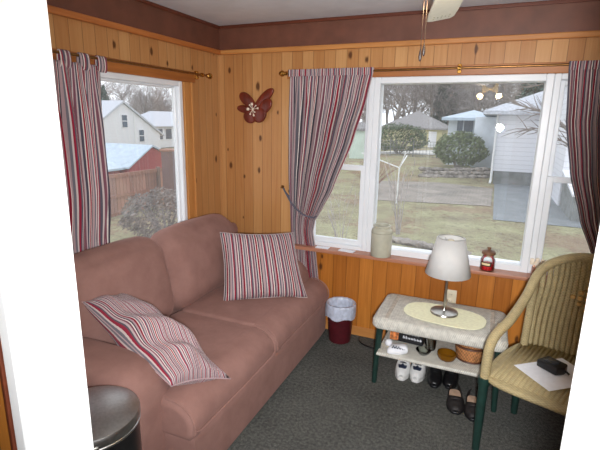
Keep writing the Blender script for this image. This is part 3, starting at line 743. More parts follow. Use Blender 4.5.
def t_cushion(y0, y1, ext0, ext1):
    xb, xm, xf, z0, z1 = -1.74, -1.26, -1.046, .272, .456
    front = [(xf-.15, z1)]+[(xf-.135+.135*math.sin(a*PI/16), z1-.105+.105*math.cos(a*PI/16)) for a in range(1, 9)]+[(xf, .32), (xf-.006, .295), (xf-.03, z0)]
    b = B(); xr = xm+.075
    loft_profile(b, [(xb, z0), (xb, z1-.02), (xb+.03, z1)]+[(lerp(xb, xr, k/6), z1) for k in range(1, 6)]+[(xr-.01, z1), (xr, z1-.03), (xr, z0)], y0, y1, .03, .010)
    loft_profile(b, [(xm, z0), (xm, z1-.03), (xm+.015, z1-.006), (xm+.04, z1)]+front, min(ext0, y0), max(ext1, y1), .035, .010)
    c = sp_(b, 'seat_cushion', recalc=True, angle=1.1)
    ya, yb = min(ext0, y0), max(ext1, y1); g_ = .003; arc = front[1:]
    end = lambda y: [(x+g_*.5, y, z) for x, z in front[:10]]
    path = end(ya+.012)+[(xf+g_, ya+.02, .33), (xf+g_, ya+.05, .314), (xf+g_, lerp(ya, yb, .5), .312), (xf+g_, yb-.05, .314), (xf+g_, yb-.02, .33)]+end(yb-.012)[::-1]
    B().tube(path, .0045, 8).move(T(-SL[0], -SL[1], 0)).obj('piping', 'plush', c)
t_cushion(1.43, 2.115, 1.325, 2.115); t_cushion(2.12, 2.80, 2.12, 3.035)
def back_cushion(y0, y1, top, tilt=-.2):
    piv = T(-1.72, 0, .45) @ Matrix.Rotation(tilt, 4, 'Y') @ T(1.72, 0, -.45)
    c = sp_(B().rcube((-1.93, y0, .43), (-1.66, y1, top), .125, 14, (.035, 0, .02), piv, .006), 'back_cushion', angle=2)
back_cushion(1.40, 2.085, .965); back_cushion(2.075, 2.87, .955)

# ------------------------------------------------------------------ cushions on the sofa
def pillow(name, label, c, thick, bulge_dir, mat, seed, wr=.012, fold=None, swap=False, nseg=30):
    c = [Vector(p) for p in c]; ctr = sum(c, Vector())/4
    nrm = ((c[1]-c[0]).cross(c[3]-c[0])).normalized()
    if nrm.dot(Vector(bulge_dir)) < 0: nrm = -nrm
    root = thing(name, label, 'cushion', ctr)
    def side(sgn):
        def fn(u, v):
            uu, vv = 2*u-1, 2*v-1
            pin = 1-.07*(1-vv*vv)*abs(uu)**3; pin2 = 1-.07*(1-uu*uu)*abs(vv)**3
            u2, v2 = (uu*pin+1)/2, (vv*pin2+1)/2
            p = c[0].lerp(c[1], u2).lerp(c[3].lerp(c[2], u2), v2)
            h = (max(0, 1-abs(uu)**2.4)*max(0, 1-abs(vv)**2.4))**.55
            q = p+nrm*sgn*thick*h
            w_ = wr*h**.5
            q = q+nrm*w_*noise.noise((uu*2.1+seed, vv*2.1, sgn))
            if fold: q = q+nrm*h*fold(u, v)*sgn
            return q-ctr
        return fn
    uvf = (lambda u, v: (v, u)) if swap else (lambda u, v: (u, v))
    b = B(); b.grid(nseg, nseg, side(1), uvf); b.grid(nseg, nseg, side(-1), uvf)
    bmesh.ops.remove_doubles(b.bm, verts=b.bm.verts[:], dist=.0005)
    o = b.obj('cover', mat, root, recalc=True, angle=3)
    # stitched edge
    loop = []
    for a, bb in ((0, 1), (1, 2), (2, 3), (3, 0)):
        for k in range(10):
            t = k/10; uv = {0: (t, 0), 1: (1, t), 2: (1-t, 1), 3: (0, 1-t)}[a]
            loop.append(side(1)(*uv))
    B().tube(loop, .003, 6, closed=True).obj('welt', mat, root)
    return root
pillow('striped_cushion', 'plump striped cushion propped upright at the far end of the pink sofa', [(-1.54, 2.33, .452), (-1.07, 2.65, .452), (-1.27, 2.85, .845), (-1.68, 2.52, .875)], .12, (.6, -.7, .3), 'stripe_pillow', 1.3)
pillow('striped_cushion', 'slumped striped cushion lying over the near arm of the pink sofa', [(-1.755, 1.43, .765), (-1.155, 1.335, .525), (-1.035, 1.61, .435), (-1.72, 1.63, .735)], .115, (0, 0, 1), 'stripe_pillow_b', 4.1, .034,
       fold=lambda u, v: .035*math.exp(-((u-.45-.25*v)/.09)**2)-.03*math.exp(-((u-.62-.2*v)/.08)**2)+.02*math.exp(-((u-.8)/.07)**2), swap=True)

# ------------------------------------------------------------------ curtains and rods
def curtain(name, label, edge_l, edge_r, depth, z0, z1, pleats, amp, mat, plane='x', press=.4, ns=170, nt_=60, tabs=None):
    """edge_l / edge_r: keys (t, position) down the cloth; depth(s,t) distance off the wall"""
    def fn(s, t):
        a, c = curve1(edge_l, t, .8), curve1(edge_r, t, .8)
        p = lerp(a, c, s); wdt = abs(c-a); z = lerp(z1, z0, t)
        am = amp*(.35+.65*sst(t*4))*min(1, .45+.55*wdt/.5)
        am *= 1-press*sst((t-.5)/.25); d0 = depth-(depth-.045)*sst((t-.45)/.25)*(press > 0)
        ph = 2*PI*pleats*s+.5*math.sin(3*t+5*s)
        d = d0 + am*math.sin(ph) + .35*am*math.sin(2.3*ph+1.7*t)
        if t > .93: z += .006*math.sin(ph)
        return (p, YB-d, z) if plane == 'x' else (XL+d, p, z)
    root = thing(name, label, 'curtain')
    b = B(); b.grid(ns, nt_, fn); o = b.obj('cloth', mat, root, angle=3); solid(o, .002)
    return root
rodY = YB-.075
c1 = curtain('curtain', 'striped curtain left of the wide window, gathered by a tieback above the sofa', [(0, -1.415), (.45, -1.41), (.667, -1.40), (.8, -1.39), (1, -1.38)],
        [(0, -.795), (.12, -.835), (.29, -.92), (.51, -1.06), (.61, -1.145), (.667, -1.20), (.72, -1.215), (.8, -1.19), (1, -1.15)], .062, .34, 1.99, 12, .030, 'stripe_curtain')
B().grid(170, 3, lambda s, t: (lerp(-1.417, -.793, s), rodY-.016-.004*math.sin(2*PI*26*s), lerp(1.992, 1.945, t))).obj('heading', 'stripe_curtain', c1, angle=3)
c2 = curtain('curtain', 'striped curtain at the right end of the wide window, behind the tan wicker chair', [(0, .345), (.2, .37), (.38, .43), (.55, .52), (.66, .60), (.72, .66), (1, .66)],
        [(0, .96), (.6, .93), (.7, .92), (1, .90)], .062, .34, 1.99, 12, .030, 'stripe_curtain')
B().grid(170, 3, lambda s, t: (lerp(.343, .962, s), rodY-.016-.004*math.sin(2*PI*26*s), lerp(1.992, 1.945, t))).obj('heading', 'stripe_curtain', c2, angle=3)
c3 = curtain('curtain', 'striped tab-top curtain hanging straight beside the left side window', [(0, 1.38), (1, 1.46)], [(0, 1.882), (.35, 1.882), (.6, 1.872), (1, 1.825)], .075, .5, 1.905, 6, .032, 'stripe_side', 'y')
for k in range(5):
    y = 1.40+.1135*k
    B().grid(6, 14, lambda s, t: (XL+.075+.013*math.cos(PI*2*t-.5*PI), y+.062*s, 1.915+.042*math.sin(PI*2*t-.5*PI)), uv=lambda s, t, k=k: (.2*k+.05*s, t)).obj('tab', 'stripe_side', c3, angle=3)
# tiebacks
def tieback(label, hook, front, behind):
    r = thing('curtain_tieback', label, 'tieback', hook)
    pts = catmull([hook, *front], 8); b = B(); b.tube([Vector(p)-Vector(hook) for p in pts], .007, 8); b.obj('cord', striped('tie_cord', 6), r)
    b = B(); b.tube([Vector(p)-Vector(hook) for p in catmull([hook, *behind], 8)], .007, 8); b.obj('cord', bpy.data.materials['tie_cord'], r)
    B().lathe([(0, 0), (.012, 0), (.014, .012), (.006, .02), (.006, .035), (0, .036)], 12, Matrix.Rotation(PI/2, 4, 'X') @ T(0, 0, -.004)).obj('hook', 'bronze', r)
tieback('striped cord tying the curtain back to a hook on the pine wall above the sofa', (-1.485, YB-.025, 1.13), [(-1.44, YB-.06, 1.085), (-1.36, YB-.10, 1.005), (-1.27, YB-.11, .945), (-1.20, YB-.09, .925), (-1.19, YB-.045, .93)], [(-1.44, YB-.03, 1.07), (-1.30, YB-.02, .97), (-1.19, YB-.035, .93)])
tieback('striped cord holding back the curtain at the right end of the wide window', (.99, YB-.025, 1.13), [(.93, YB-.06, 1.07), (.78, YB-.11, .98), (.66, YB-.10, .94), (.645, YB-.045, .945)], [(.9, YB-.03, 1.04), (.76, YB-.02, .97), (.645, YB-.035, .945)])
def rod(label, p0, p1, brk, wall):
    r = thing('curtain_rod', label, 'curtain rod', p0); p0 = Vector(p0); p1 = Vector(p1); d = (p1-p0)
    B().tube([(0, 0, 0), d], .0075, 12).obj('pole', 'bronze', r)
    ax = d.normalized(); q = ax.to_track_quat('Z', 'Y').to_matrix().to_4x4()
    prof = [(0, -.052), (.012, -.048), (.021, -.032), (.021, -.022), (.012, -.010), (.009, -.006), (.014, -.003), (.014, .006), (.0075, .010)]
    B().lathe(prof, 20, q).obj('finial', 'brass', r)
    B().lathe([(a, -z) for a, z in prof], 20, T(*d) @ q).obj('finial', 'brass', r)
    for t in brk:
        c = d*t; b = B()
        n = Vector(wall); b.tube([c+n*.075, c+n*.05, c+n*.006], .006, 8)
        b.tube([c+n*.0+ax*-.008, c+ax*.008], .014, 14)
        o = c+n*.07; e = .012
        b.box(o-Vector((e, e, .028)), o+Vector((e, e, .028)), .003, 1)
        b.obj('bracket', 'brass', r)
rod('dark curtain rod with brass finial ends over the wide window', (-1.445, rodY, 1.968), (1.0, rodY, 1.978), (.012, .488, .965), (0, .68, 0))
rod('dark curtain rod with brass finial end over the left side window', (XL+.075, 2.87, 1.945), (XL+.075, .85, 1.94), (.035, .9), (-.68, 0, 0))

# ------------------------------------------------------------------ wooden flower plaque
pl = thing('flower_plaque', 'dark red carved wooden flower plaque hanging on the pine wall', 'wall plaque', (-1.74, YB-.004, 1.735))
def petal(x, z, ang, L, W, d0, d1, sh=.55):
    n = 22; pts = []
    for i in range(n):
        t = i/n*2*PI; c, s = math.cos(t), math.sin(t)
        r = Vector((L/2+c*L/2, s*W/2*(1-.25*math.cos(t)*sh*-1)))
        pts.append((x+r.x*math.cos(ang)-r.y*math.sin(ang), z+r.x*math.sin(ang)+r.y*math.cos(ang)))
    B().prism(pts, -d1, -d0, 'xz', .007, 3).obj('petal', 'redwood', pl, angle=1)
D = math.radians
petal(.01, -.005, D(142), .17, .085, .004, .024)
petal(.01, .0, D(40), .205, .068, .004, .026)
petal(.0, -.03, D(172), .155, .058, .006, .022)
petal(.035, -.065, D(46), .165, .088, .010, .034)
petal(.0, -.02, D(-38), .12, .12, .008, .036)
petal(-.01, -.015, D(-112), .115, .11, .006, .030)
for px_, pz_, rr_ in ((-.005, .02, .010), (-.04, -.018, .011), (.045, -.012, .008), (.02, -.04, .006), (-.02, -.055, .007), (.01, -.065, .008), (-.025, .012, .006), (.03, .008, .005)):
    st = B().tube([(0, -.034, -.02), (px_*.6, -.043, pz_*.6-.008), (px_, -.041, pz_)], .0022, 6); 
    st.rcube((px_-rr_, -.046, pz_-rr_), (px_+rr_, -.034, pz_+rr_), rr_, 3)
    st.obj('stamen', 'cream', pl)

# ------------------------------------------------------------------ things on the sill
ZS = .6905
def card(label, x, y, rz, sx, sy):
    tag(B().box((-sx/2, -sy/2, 0), (sx/2, sy/2, .006), .0015, 1).obj('card', 'paper'), label, 'card')
    o = COL.objects[-1]; o.location = (x, y, ZS); o.rotation_euler = (0, 0, rz)
card('white card lying on the sill at its left end by the curtain', -1.125, 3.078, .03, .105, .05)
card('white card lying on the sill between the curtain and the crock', -.93, 3.075, -.12, .12, .055)
cr = thing('crock', 'grey-beige stoneware crock standing on the window sill', 'crock', (-.675, 3.082, ZS))
B().lathe([(0, 0), (.070, 0), (.074, .006), (.075, .08), (.0755, .17), (.073, .193), (.062, .204), (.060, .212), (.064, .216), (.064, .226), (.060, .229), (.052, .228), (.050, .21), (.062, .19), (.066, .17), (.066, .02), (0, .015)], 40).obj('body', 'stone', cr)
B().lathe([(.0755, .172), (.0762, .175), (.0755, .178)], 40).obj('band', plain('darker_glaze', (160, 158, 142), .4), cr)
# candy jar
jr = thing('candy_jar', 'clear glass jar of red candy with knobbed brown lid on the sill', 'jar', (.043, 3.075, ZS))
B().lathe([(0, .002), (.040, .002), (.046, .010), (.047, .06), (.045, .078), (.035, .092), (.034, .104), (.0365, .106), (.0365, .112)], 28).obj('glass_body', 'cglass', jr)
B().lathe([(0, .006), (.037, .006), (.042, .014), (.043, .042), (.030, .052), (0, .056)], 24).obj('candy', 'redfill', jr)
lb = B(); lb.grid(10, 2, lambda u, v: (.0478*math.cos(D(-150+90*u)), .0478*math.sin(D(-150+90*u)), .036+.03*v)); lb.obj('label_sticker', plain('dark_label', (70, 44, 36), .6), jr)
lb = B(); lb.grid(8, 2, lambda u, v: (.0482*math.cos(D(-138+66*u)), .0482*math.sin(D(-138+66*u)), .044+.014*v)); lb.obj('label_sticker', plain('cream_label', (232, 206, 160), .6), jr)
B().lathe([(0, .110), (.040, .110), (.043, .116), (.041, .128), (.028, .136), (.012, .139), (.009, .144), (.013, .151), (.011, .158), (0, .161)], 28).obj('lid', 'corkbrown', jr)
# figurine on wooden block
fg = thing('figurine', 'small cream china figurine on a brown wooden block at the window corner', 'figurine', (.332, 3.075, ZS))
B().box((-.026, -.024, 0), (.026, .024, .062), .004, 2).obj('block', 'sillwood', fg)
b = B(); b.lathe([(0, .062), (.022, .062), (.026, .072), (.020, .092), (.011, .102), (.013, .110), (.011, .120), (0, .125)], 18)
for s in (-1, 1): b.rcube((s*.030-.012, -.004, .076), (s*.030+.012, .010, .116), .006, 4, Mx=Matrix.Identity(4))
b.obj('body', 'cream', fg)
for s in (-1, 1): B().rcube((s*.016-.006, -.024, .064), (s*.016+.006, -.012, .080), .006, 3).obj('paw', plain('rose_china', (222, 168, 140), .4), fg)
# outlet
ot = thing('wall_outlet', 'ivory outlet plate on the wall boards behind the lamp', 'outlet', (-.168, YB-.014, .435))
B().box((-.038, -.007, -.06), (.038, 0, .06), .003, 2).obj('plate', 'ivory', ot)
for s in (-1, 1):
    b = B(); b.box((-.017, -.0095, s*.026-.017), (.017, -.006, s*.026+.017), .004, 2); k_ = b.obj('socket', 'ivory', ot)
    b = B()
    for e in (-.006, .006): b.box((e-.001, -.0102, s*.026-.002), (e+.001, -.0094, s*.026+.007))
    b.obj('slot', 'black', k_)

# ------------------------------------------------------------------ waste bin
bn = thing('waste_bin', 'small maroon waste bin with pale blue plastic liner at the end of the sofa', 'waste bin', (-.935, 3.0, 0))
B().lathe([(0, 0), (.078, 0), (.083, .004), (.102, .285), (.106, .29), (.106, .298), (.100, .298), (.098, .285), (.079, .01), (0, .01)], 40).obj('body', 'maroon', bn)
b = B()
def liner(u, v):
    a = 2*PI*u; wv = .0035*math.sin(9*a+3*v)+.002*math.sin(23*a)
    keys = [(.111, .205), (.112, .25), (.111, .298), (.106, .308), (.098, .302), (.090, .22), (.084, .12)]
    i = min(int(v*6), 5); f = v*6-i; r = lerp(keys[i][0], keys[i+1][0], f); z = lerp(keys[i][1], keys[i+1][1], f)
    if v < .06: z += .008*math.sin(5*a)
    rr = r+abs(wv) if v < .55 else r-abs(wv)
    return (rr*math.cos(a), rr*math.sin(a), z)
b.grid(90, 24, liner, wrap_u=True); b.obj('liner', 'liner', bn, angle=3)

# ------------------------------------------------------------------ steel bin
sc_ = thing('trash_can', 'round stainless steel trash can standing at the near arm of the sofa', 'trash can', (-1.225, .985, 0))
R_ = .163
B().lathe([(0, 0), (R_, 0), (R_+.003, .006), (R_+.003, .03), (R_-.001, .034)], 56).obj('base_ring', 'black', sc_)
B().lathe([(R_-.001, .03), (R_-.001, .565)], 56).obj('body', 'darksteel', sc_)
B().lathe([(R_-.001, .562), (R_+.004, .565), (R_+.005, .572), (R_-.001, .578)], 56).obj('rim', 'steel', sc_)
B().lathe([(R_+.003, .575), (R_+.005, .58), (R_+.005, .604), (R_+.002, .611), (R_-.006, .615), (.13, .624), (.09, .632), (.05, .637), (0, .639)], 56).obj('lid', 'steel', sc_)
B().box((-.012, -.004, .548), (.012, .008, .585), .003, 2, Matrix.Rotation(D(-38), 4, 'Z') @ T(0, 0, 0) @ Matrix.Rotation(PI/2, 4, 'Z') @ T(0, -R_-.006, 0)).obj('latch', 'nickel', sc_)
B().box((-.05, -R_-.05, .008), (.05, -R_+.01, .022), .005, 2).obj('pedal', 'black', sc_)

# ------------------------------------------------------------------ wicker bench
be = thing('wicker_bench', 'grey wicker bench with lower shelf and dark green legs under the window', 'bench', (-.195, 2.73, 0))
ZT = .468
def slab(b, x0, x1, y0, y1, z0, z1, r, bev, mx=None):
    pts = []
    for cx, cy, a0 in ((x1-r, y1-r, 0), (x0+r, y1-r, 90), (x0+r, y0+r, 180), (x1-r, y0+r, 270)):
        for k in range(7): a = D(a0+15*k); pts.append((cx+r*math.cos(a), cy+r*math.sin(a)))
    b.prism(pts, z0, z1, 'xy', bev, 3, mx); return b
tp = slab(B(), -.385, .385, -.235, .235, .395, ZT, .055, .022).obj('top', 'bench', be, angle=.9)
for s in (-1, 1):
    B().box((s*.30-.012, -.20, ZT-.002), (s*.30+.012, .20, ZT+.003), .002, 1).obj('border_band', weave('grey_braid', (194, 184, 170), 50, 160, .3), tp)
sh = slab(B(), -.33, .33, -.225, .17, .222, .243, .02, .006).obj('shelf', 'bench', be, angle=.9)
b = B(); b.tube([(-.335, -.228, .234), (.335, -.228, .234), (.335, .172, .234), (-.335, .172, .234)], .012, 10, closed=True); b.obj('shelf_rim', 'bench', sh)
for sx in (-1, 1):
    for sy in (-1, 1):
        x0, y0 = sx*.345, sy*.165
        B().tube([(x0+sx*.012, y0+sy*.012, 0), (x0+sx*.006, y0+sy*.006, .2), (x0-sx*.004, y0, .40)], [.015, .019, .021], 14).obj('leg', 'green', be)
# oval mat + lamp
tag(B().prism([(.245*math.copysign(abs(math.cos(t*PI/32))**.72, math.cos(t*PI/32)), .148*math.copysign(abs(math.sin(t*PI/32))**.72, math.sin(t*PI/32))) for t in range(64)], 0, .0035, 'xy', .001, 1).obj('placemat', 'mat'), 'pale yellow oval placemat lying on the wicker bench', 'placemat')
mo = COL.objects[-1]; mo.location = (-.175, 2.715, ZT+.004); mo.rotation_euler = (0, 0, D(-6))
lp = thing('table_lamp', 'slim nickel table lamp with white cone shade on the wicker bench', 'lamp', (-.178, 2.745, ZT+.0085))
B().lathe([(0, 0), (.083, 0), (.085, .004), (.082, .012), (.06, .017), (.014, .020), (.010, .03)], 40).obj('base', 'nickel', lp)
B().lathe([(.0075, .02), (.0075, .36), (.012, .365), (.012, .40), (0, .402)], 18).obj('pole', 'nickel', lp)
shd = B().lathe([(.134, .258), (.081, .487)], 48).obj('lamp_shade', 'shade', lp); solid(shd, .003)
b = B()
for a in (0, 1, 2): b.tube([(0, 0, .40), (.078*math.cos(a*2.1), .078*math.sin(a*2.1), .47)], .0018, 6)
b.tube([(.0805*math.cos(k*PI/12), .0805*math.sin(k*PI/12), .486) for k in range(24)], .0022, 6, closed=True)
b.obj('shade_ring', 'nickel', lp)
B().lathe([(0, .40), (.012, .402), (.016, .42), (.028, .445), (.028, .462), (.016, .476), (0, .48)], 20).obj('bulb', 'ivory', lp)
B().tube(catmull([(0, .07, .006), (0, .14, .0035), (0, .20, .0), (0, .245, -.012), (.0, .30, -.09), (.005, .35, -.08), (.01, .37, -.062)], 6), .003, 6).obj('cord', 'ivory', lp)

# ------------------------------------------------------------------ things on the bench shelf
ZH = .2475
bx_ = thing('carton', 'black carton with white lettering and orange end on the bench shelf', 'box', (-.385, 2.70, ZH+.006), D(-4))
B().box((-.105, -.035, 0), (.105, .035, .108), .003, 1, Matrix.Rotation(D(-9), 4, 'X')).obj('carton_body', 'black', bx_)
b = B(); b.box((-.1045, -.0362, .004), (-.05, -.0352, .10), 0, 1, Matrix.Rotation(D(-9), 4, 'X')); b.obj('picture_panel', plain('orange_print', (190, 104, 58), .5, 0, .5, 60), bx_)
b = B()
def scrawl(b, pts, w_=.0022): b.tube(catmull([(x, -.0362, z) for x, z in pts], 5), w_, 6, Mx=Matrix.Rotation(D(-9), 4, 'X'))
random.seed(3)
for row, (z0, x0, x1, hh) in enumerate(((.085, -.045, .09, .011), (.058, -.06, .07, .016), (.028, -.02, .09, .018))):
    x = x0
    while x < x1:
        wd = random.uniform(.010, .018); scrawl(b, [(x, z0), (x+wd*.3, z0+hh*random.uniform(.5, 1)), (x+wd*.55, z0-.002), (x+wd*.8, z0+hh*.5)], .0017); x += wd+.003
b.obj('lettering', 'paper', bx_)
wb = thing('paper_bag', 'crumpled white paper bag with dark print in front of the black carton', 'bag', (-.41, 2.55, ZH))
b = B(); b.rcube((-.052, -.03, 0), (.052, .03, .042), .016, 9, (0, 0, .01), None, .04); b.obj('bag_body', 'paper', wb, angle=.35)
b = B()
for k in range(5): b.tube([(-.035+.016*k, -.030, .034), (-.028+.016*k, -.018, .046), (-.022+.016*k, -.028, .036)], .004, 6)
b.obj('print', 'navy', wb)
b = B(); b.rcube((-.024, -.024, 0), (.024, .024, .048), .024, 5); tag(b.obj('ball', 'paper'), 'small white ball at the left end of the bench shelf', 'ball').location = (-.483, 2.60, ZH)
gv = thing('glass_vase', 'clear glass tumbler standing on the bench shelf beside the black carton', 'glass', (-.235, 2.675, ZH))
B().lathe([(0, .001), (.030, .001), (.034, .008), (.040, .13), (.042, .135), (.038, .13), (.031, .012), (0, .010)], 28).obj('glass_body', 'cglass', gv)
gd = thing('glass_dish', 'shallow clear glass dish at the front edge of the bench shelf', 'dish', (-.265, 2.585, ZH))
B().lathe([(0, .001), (.022, .001), (.040, .018), (.046, .032), (.043, .032), (.037, .02), (.020, .006), (0, .005)], 28).obj('dish_body', 'cglass', gd)
ab = thing('amber_bowl', 'small amber glass bowl on the bench shelf before the basket', 'bowl', (-.128, 2.575, ZH))
B().lathe([(0, .001), (.028, .001), (.048, .014), (.057, .034), (.055, .050), (.050, .052), (.050, .036), (.042, .018), (.024, .008), (0, .007)], 28).obj('bowl_body', 'amber', ab)
bk = thing('basket', 'round brown wicker basket at the right end of the bench shelf', 'basket', (0.0, 2.665, ZH))
B().lathe([(0, .001), (.072, .001), (.080, .01), (.094, .095), (.090, .095), (.077, .012), (0, .010)], 40).obj('body', 'basket', bk)
b = B(); b.tube([(.094*math.cos(k*PI/16), .094*math.sin(k*PI/16), .096) for k in range(32)], .0065, 8, closed=True); b.obj('rim', plain('dark_brown_cane', (92, 54, 34), .5), bk)
b = B(); b.tube([(.080*math.cos(k*PI/16), .080*math.sin(k*PI/16), .008) for k in range(32)], .006, 8, closed=True); b.obj('foot_rim', plain('dark_cane', (84, 48, 30), .5), bk)

# ------------------------------------------------------------------ shoes
def shoe(name, label, loc, rz, L, W, sole_m, up_m, in_m, group, kind):
    """toe towards local -y; origin under the middle"""
    r = thing(name, label, 'shoe', loc, rz, group)
    wk = [(0, .30), (.06, .62), (.18, .92), (.32, 1.0), (.55, .80), (.8, .76), (.94, .66), (1, .35)]
    hk = {'sneaker': [(0, .018), (.08, .040), (.25, .058), (.42, .085), (.6, .10), (.8, .088), (1, .085)],
          'oxford': [(0, .016), (.08, .034), (.25, .050), (.42, .078), (.6, .085), (.8, .075), (1, .075)],
          'loafer': [(0, .014), (.08, .030), (.25, .044), (.40, .056), (.6, .050), (.8, .052), (1, .060)]}[kind]
    st = .026 if kind == 'sneaker' else .016
    op = {'sneaker': .46, 'oxford': .46, 'loafer': .36}[kind]
    def wid(t): return curve1(wk, t)*W/2
    out = []
    n = 26
    for i in range(n+1): t = i/n; out.append((wid(t)*1.05, -L/2+L*t))
    poly = out + [(-x, y) for x, y in out[::-1]]
    B().prism(poly, 0, st, 'xy', .003, 2).obj('sole', sole_m, r, angle=.9)
    gw = .70 if kind == 'loafer' else .52
    gap = lambda t: 0 if t < op else min(gw, 1.2*gw*math.sqrt((t-op)/.2)) if t < op+.2 else (gw if t < .9 else lerp(gw, .30, (t-.9)/.1))
    def up(u, v):
        t = v; a = (2*u-1); g = gap(t); s_ = math.copysign(g+(1-g)*abs(a), a) if abs(a) > 1e-6 else g
        th = PI/2*(1-abs(s_)); hh = curve1(hk, t)
        x = math.copysign(wid(t)*abs(math.cos(th))**.75, a); z = st-.003+hh*math.sin(th)**.8
        return (x, -L/2+L*t, z)
    b = B(); b.grid(28, 30, up, skip=lambda u, v: gap(v) > 0 and abs(2*u-1) < .04); 
    o = b.obj('upper', up_m, r, angle=2); solid(o, .004, 1)
    pts = [(x*.86, y) for x, y in out if y > -L/2+L*(op-.1)]
    pin = pts + [(-x, y) for x, y in pts[::-1]]
    B().prism(pin, st, st+.008, 'xy', .001, 1).obj('insole', in_m, r)
    if kind != 'loafer':
        b = B()
        for k in range(4):
            t = op-.16+.05*k; z = st+curve1(hk, t)+.003; y = -L/2+L*t
            b.tube([(-.020, y, z-.008), (0, y-.006, z), (.020, y, z-.008)], .0048 if kind == 'sneaker' else .003, 6)
        b.obj('laces', 'black' if kind == 'sneaker' else up_m, r)
    else:
        b = B(); t = op-.06; y = -L/2+L*t; z = st+curve1(hk, t)
        b.tube([(-wid(t)*.95, y, st+.01), (-wid(t)*.6, y, z-.008), (0, y, z+.001), (wid(t)*.6, y, z-.008), (wid(t)*.95, y, st+.01)], .006, 8); b.obj('strap', up_m, r)
    if kind == 'sneaker':
        t = .17; z = st+curve1(hk, t); y = -L/2+L*t; b = B(); ME = T(0, y, z+.001) @ Matrix.Rotation(D(27), 4, 'X')
        for a in (-50, 0, 50):   # three-leaf emblem on the toe
            ca, sa = math.cos(D(90+a)), math.sin(D(90+a))
            leaf = [(q*.036*ca-s_*.012*sa*math.sin(PI*q), q*.036*sa+s_*.012*ca*math.sin(PI*q)-.012) for q, s_ in [(k/6, 1) for k in range(7)]+[(k/6, -1) for k in range(5, 0, -1)]]
            b.prism(leaf, -.006, .004, 'xy', 0, 1, ME)
        b.obj('emblem', 'navy', r)
    return r
sg = 'white sneakers under the bench'
shoe('sneaker', 'left one of the white sneakers with dark emblem under the wicker bench', (-.402, 2.775, 0), D(2), .28, .091, 'whiteleather', 'whiteleather', 'navy', sg, 'sneaker')
shoe('sneaker', 'right one of the white sneakers with dark emblem under the wicker bench', (-.302, 2.79, 0), D(-3), .28, .091, 'whiteleather', 'whiteleather', 'navy', sg, 'sneaker')
sg = 'black shoes under the bench'
shoe('dress_shoe', 'black lace-up shoe under the bench, the one next to the white sneakers', (-.197, 2.775, 0), D(4), .27, .088, 'black', 'blackleather', 'black', sg, 'oxford')
shoe('dress_shoe', 'black lace-up shoe under the bench, the one farther from the white sneakers', (-.093, 2.80, 0), D(-5), .27, .088, 'black', 'blackleather', 'black', sg, 'oxford')
sg = 'slip-on shoes in front of the bench'
shoe('loafer', 'dark slip-on shoe with beige insole on the carpet, left one of its pair', (-.052, 2.535, 0), D(6), .225, .098, 'black', 'brownsuede', 'beige', sg, 'loafer')
shoe('loafer', 'dark slip-on shoe with beige insole on the carpet, right one beside the chair leg', (.050, 2.51, 0), D(4), .225, .096, 'black', 'brownsuede', 'beige', sg, 'loafer')
# cord on carpet
tag(B().tube(catmull([(-.80, 3.10, .006), (-.79, 3.04, .006), (-.74, 2.99, .006), (-.66, 2.97, .006), (-.60, 3.0, .006), (-.5, 3.03, .006), (-.32, 3.06, .006)], 8), .006, 8).obj('power_cord', 'black'), 'dark power cord lying on the carpet between the waste bin and bench', 'cord')

# ------------------------------------------------------------------ wicker armchair
ch = thing('wicker_chair', 'tan wicker armchair with dark green legs beside the bench', 'chair', (.438, 2.316, 0), D(-19.9))
wood = 'cane'
def seat_outline(n=10):
    P = [(-.268, -.245), (0, -.268), (.268, -.245), (.30, -.05), (.275, .19), (.20, .27), (0, .30), (-.20, .27), (-.275, .19), (-.30, -.05)]
    return P
def closed_catmull(P, n=6):
    P = [Vector(p) for p in P]; m = len(P); out = []
    for i in range(m):
        a, b_, c, d = P[i-1], P[i], P[(i+1) % m], P[(i+2) % m]
        for k in range(n):
            t = k/n; out.append(.5*((2*b_)+(c-a)*t+(2*a-5*b_+4*c-d)*t*t+(3*b_-a-3*c+d)*t**3))
    return out
so = closed_catmull(seat_outline())
st_ = B().prism([(p.x, p.y) for p in so], .395, .428, 'xy', .012, 3).obj('seat', 'chair', ch, angle=.8)
b = B()
for k in range(25):                                     # woven ribs running front to back
    x = -.264+.022*k; yb = .285-.9*max(0, abs(x)-.12)**1.6; yf = -.245
    b.tube([(x, yf, .424), (x, lerp(yf, yb, .4), .421), (x, yb, .427)], .0115, 8)
b.obj('seat_weave', 'chair', st_, angle=2)
b = B(); b.tube([(p.x*1.0, p.y*1.0,   .416-(.006 if p.y < -.2 else 0)) for p in so], .017, 12, closed=True); b.obj('seat_rim', 'chair', st_, angle=2)
arm_half = [(-.291, -.250, .39), (-.291, -.247, .50), (-.289, -.236, .58), (-.278, -.195, .635), (-.252, -.106, .685), (-.237, .057, .765), (-.222, .165, .868), (-.185, .240, .918), (-.10, .295, .958), (0, .312, .972)]
full = arm_half + [(-x, y, z) for x, y, z in arm_half[-2::-1]]
B().tube(catmull(full, 6), .024, 14).obj('arm_rail', 'chair', ch, angle=2)
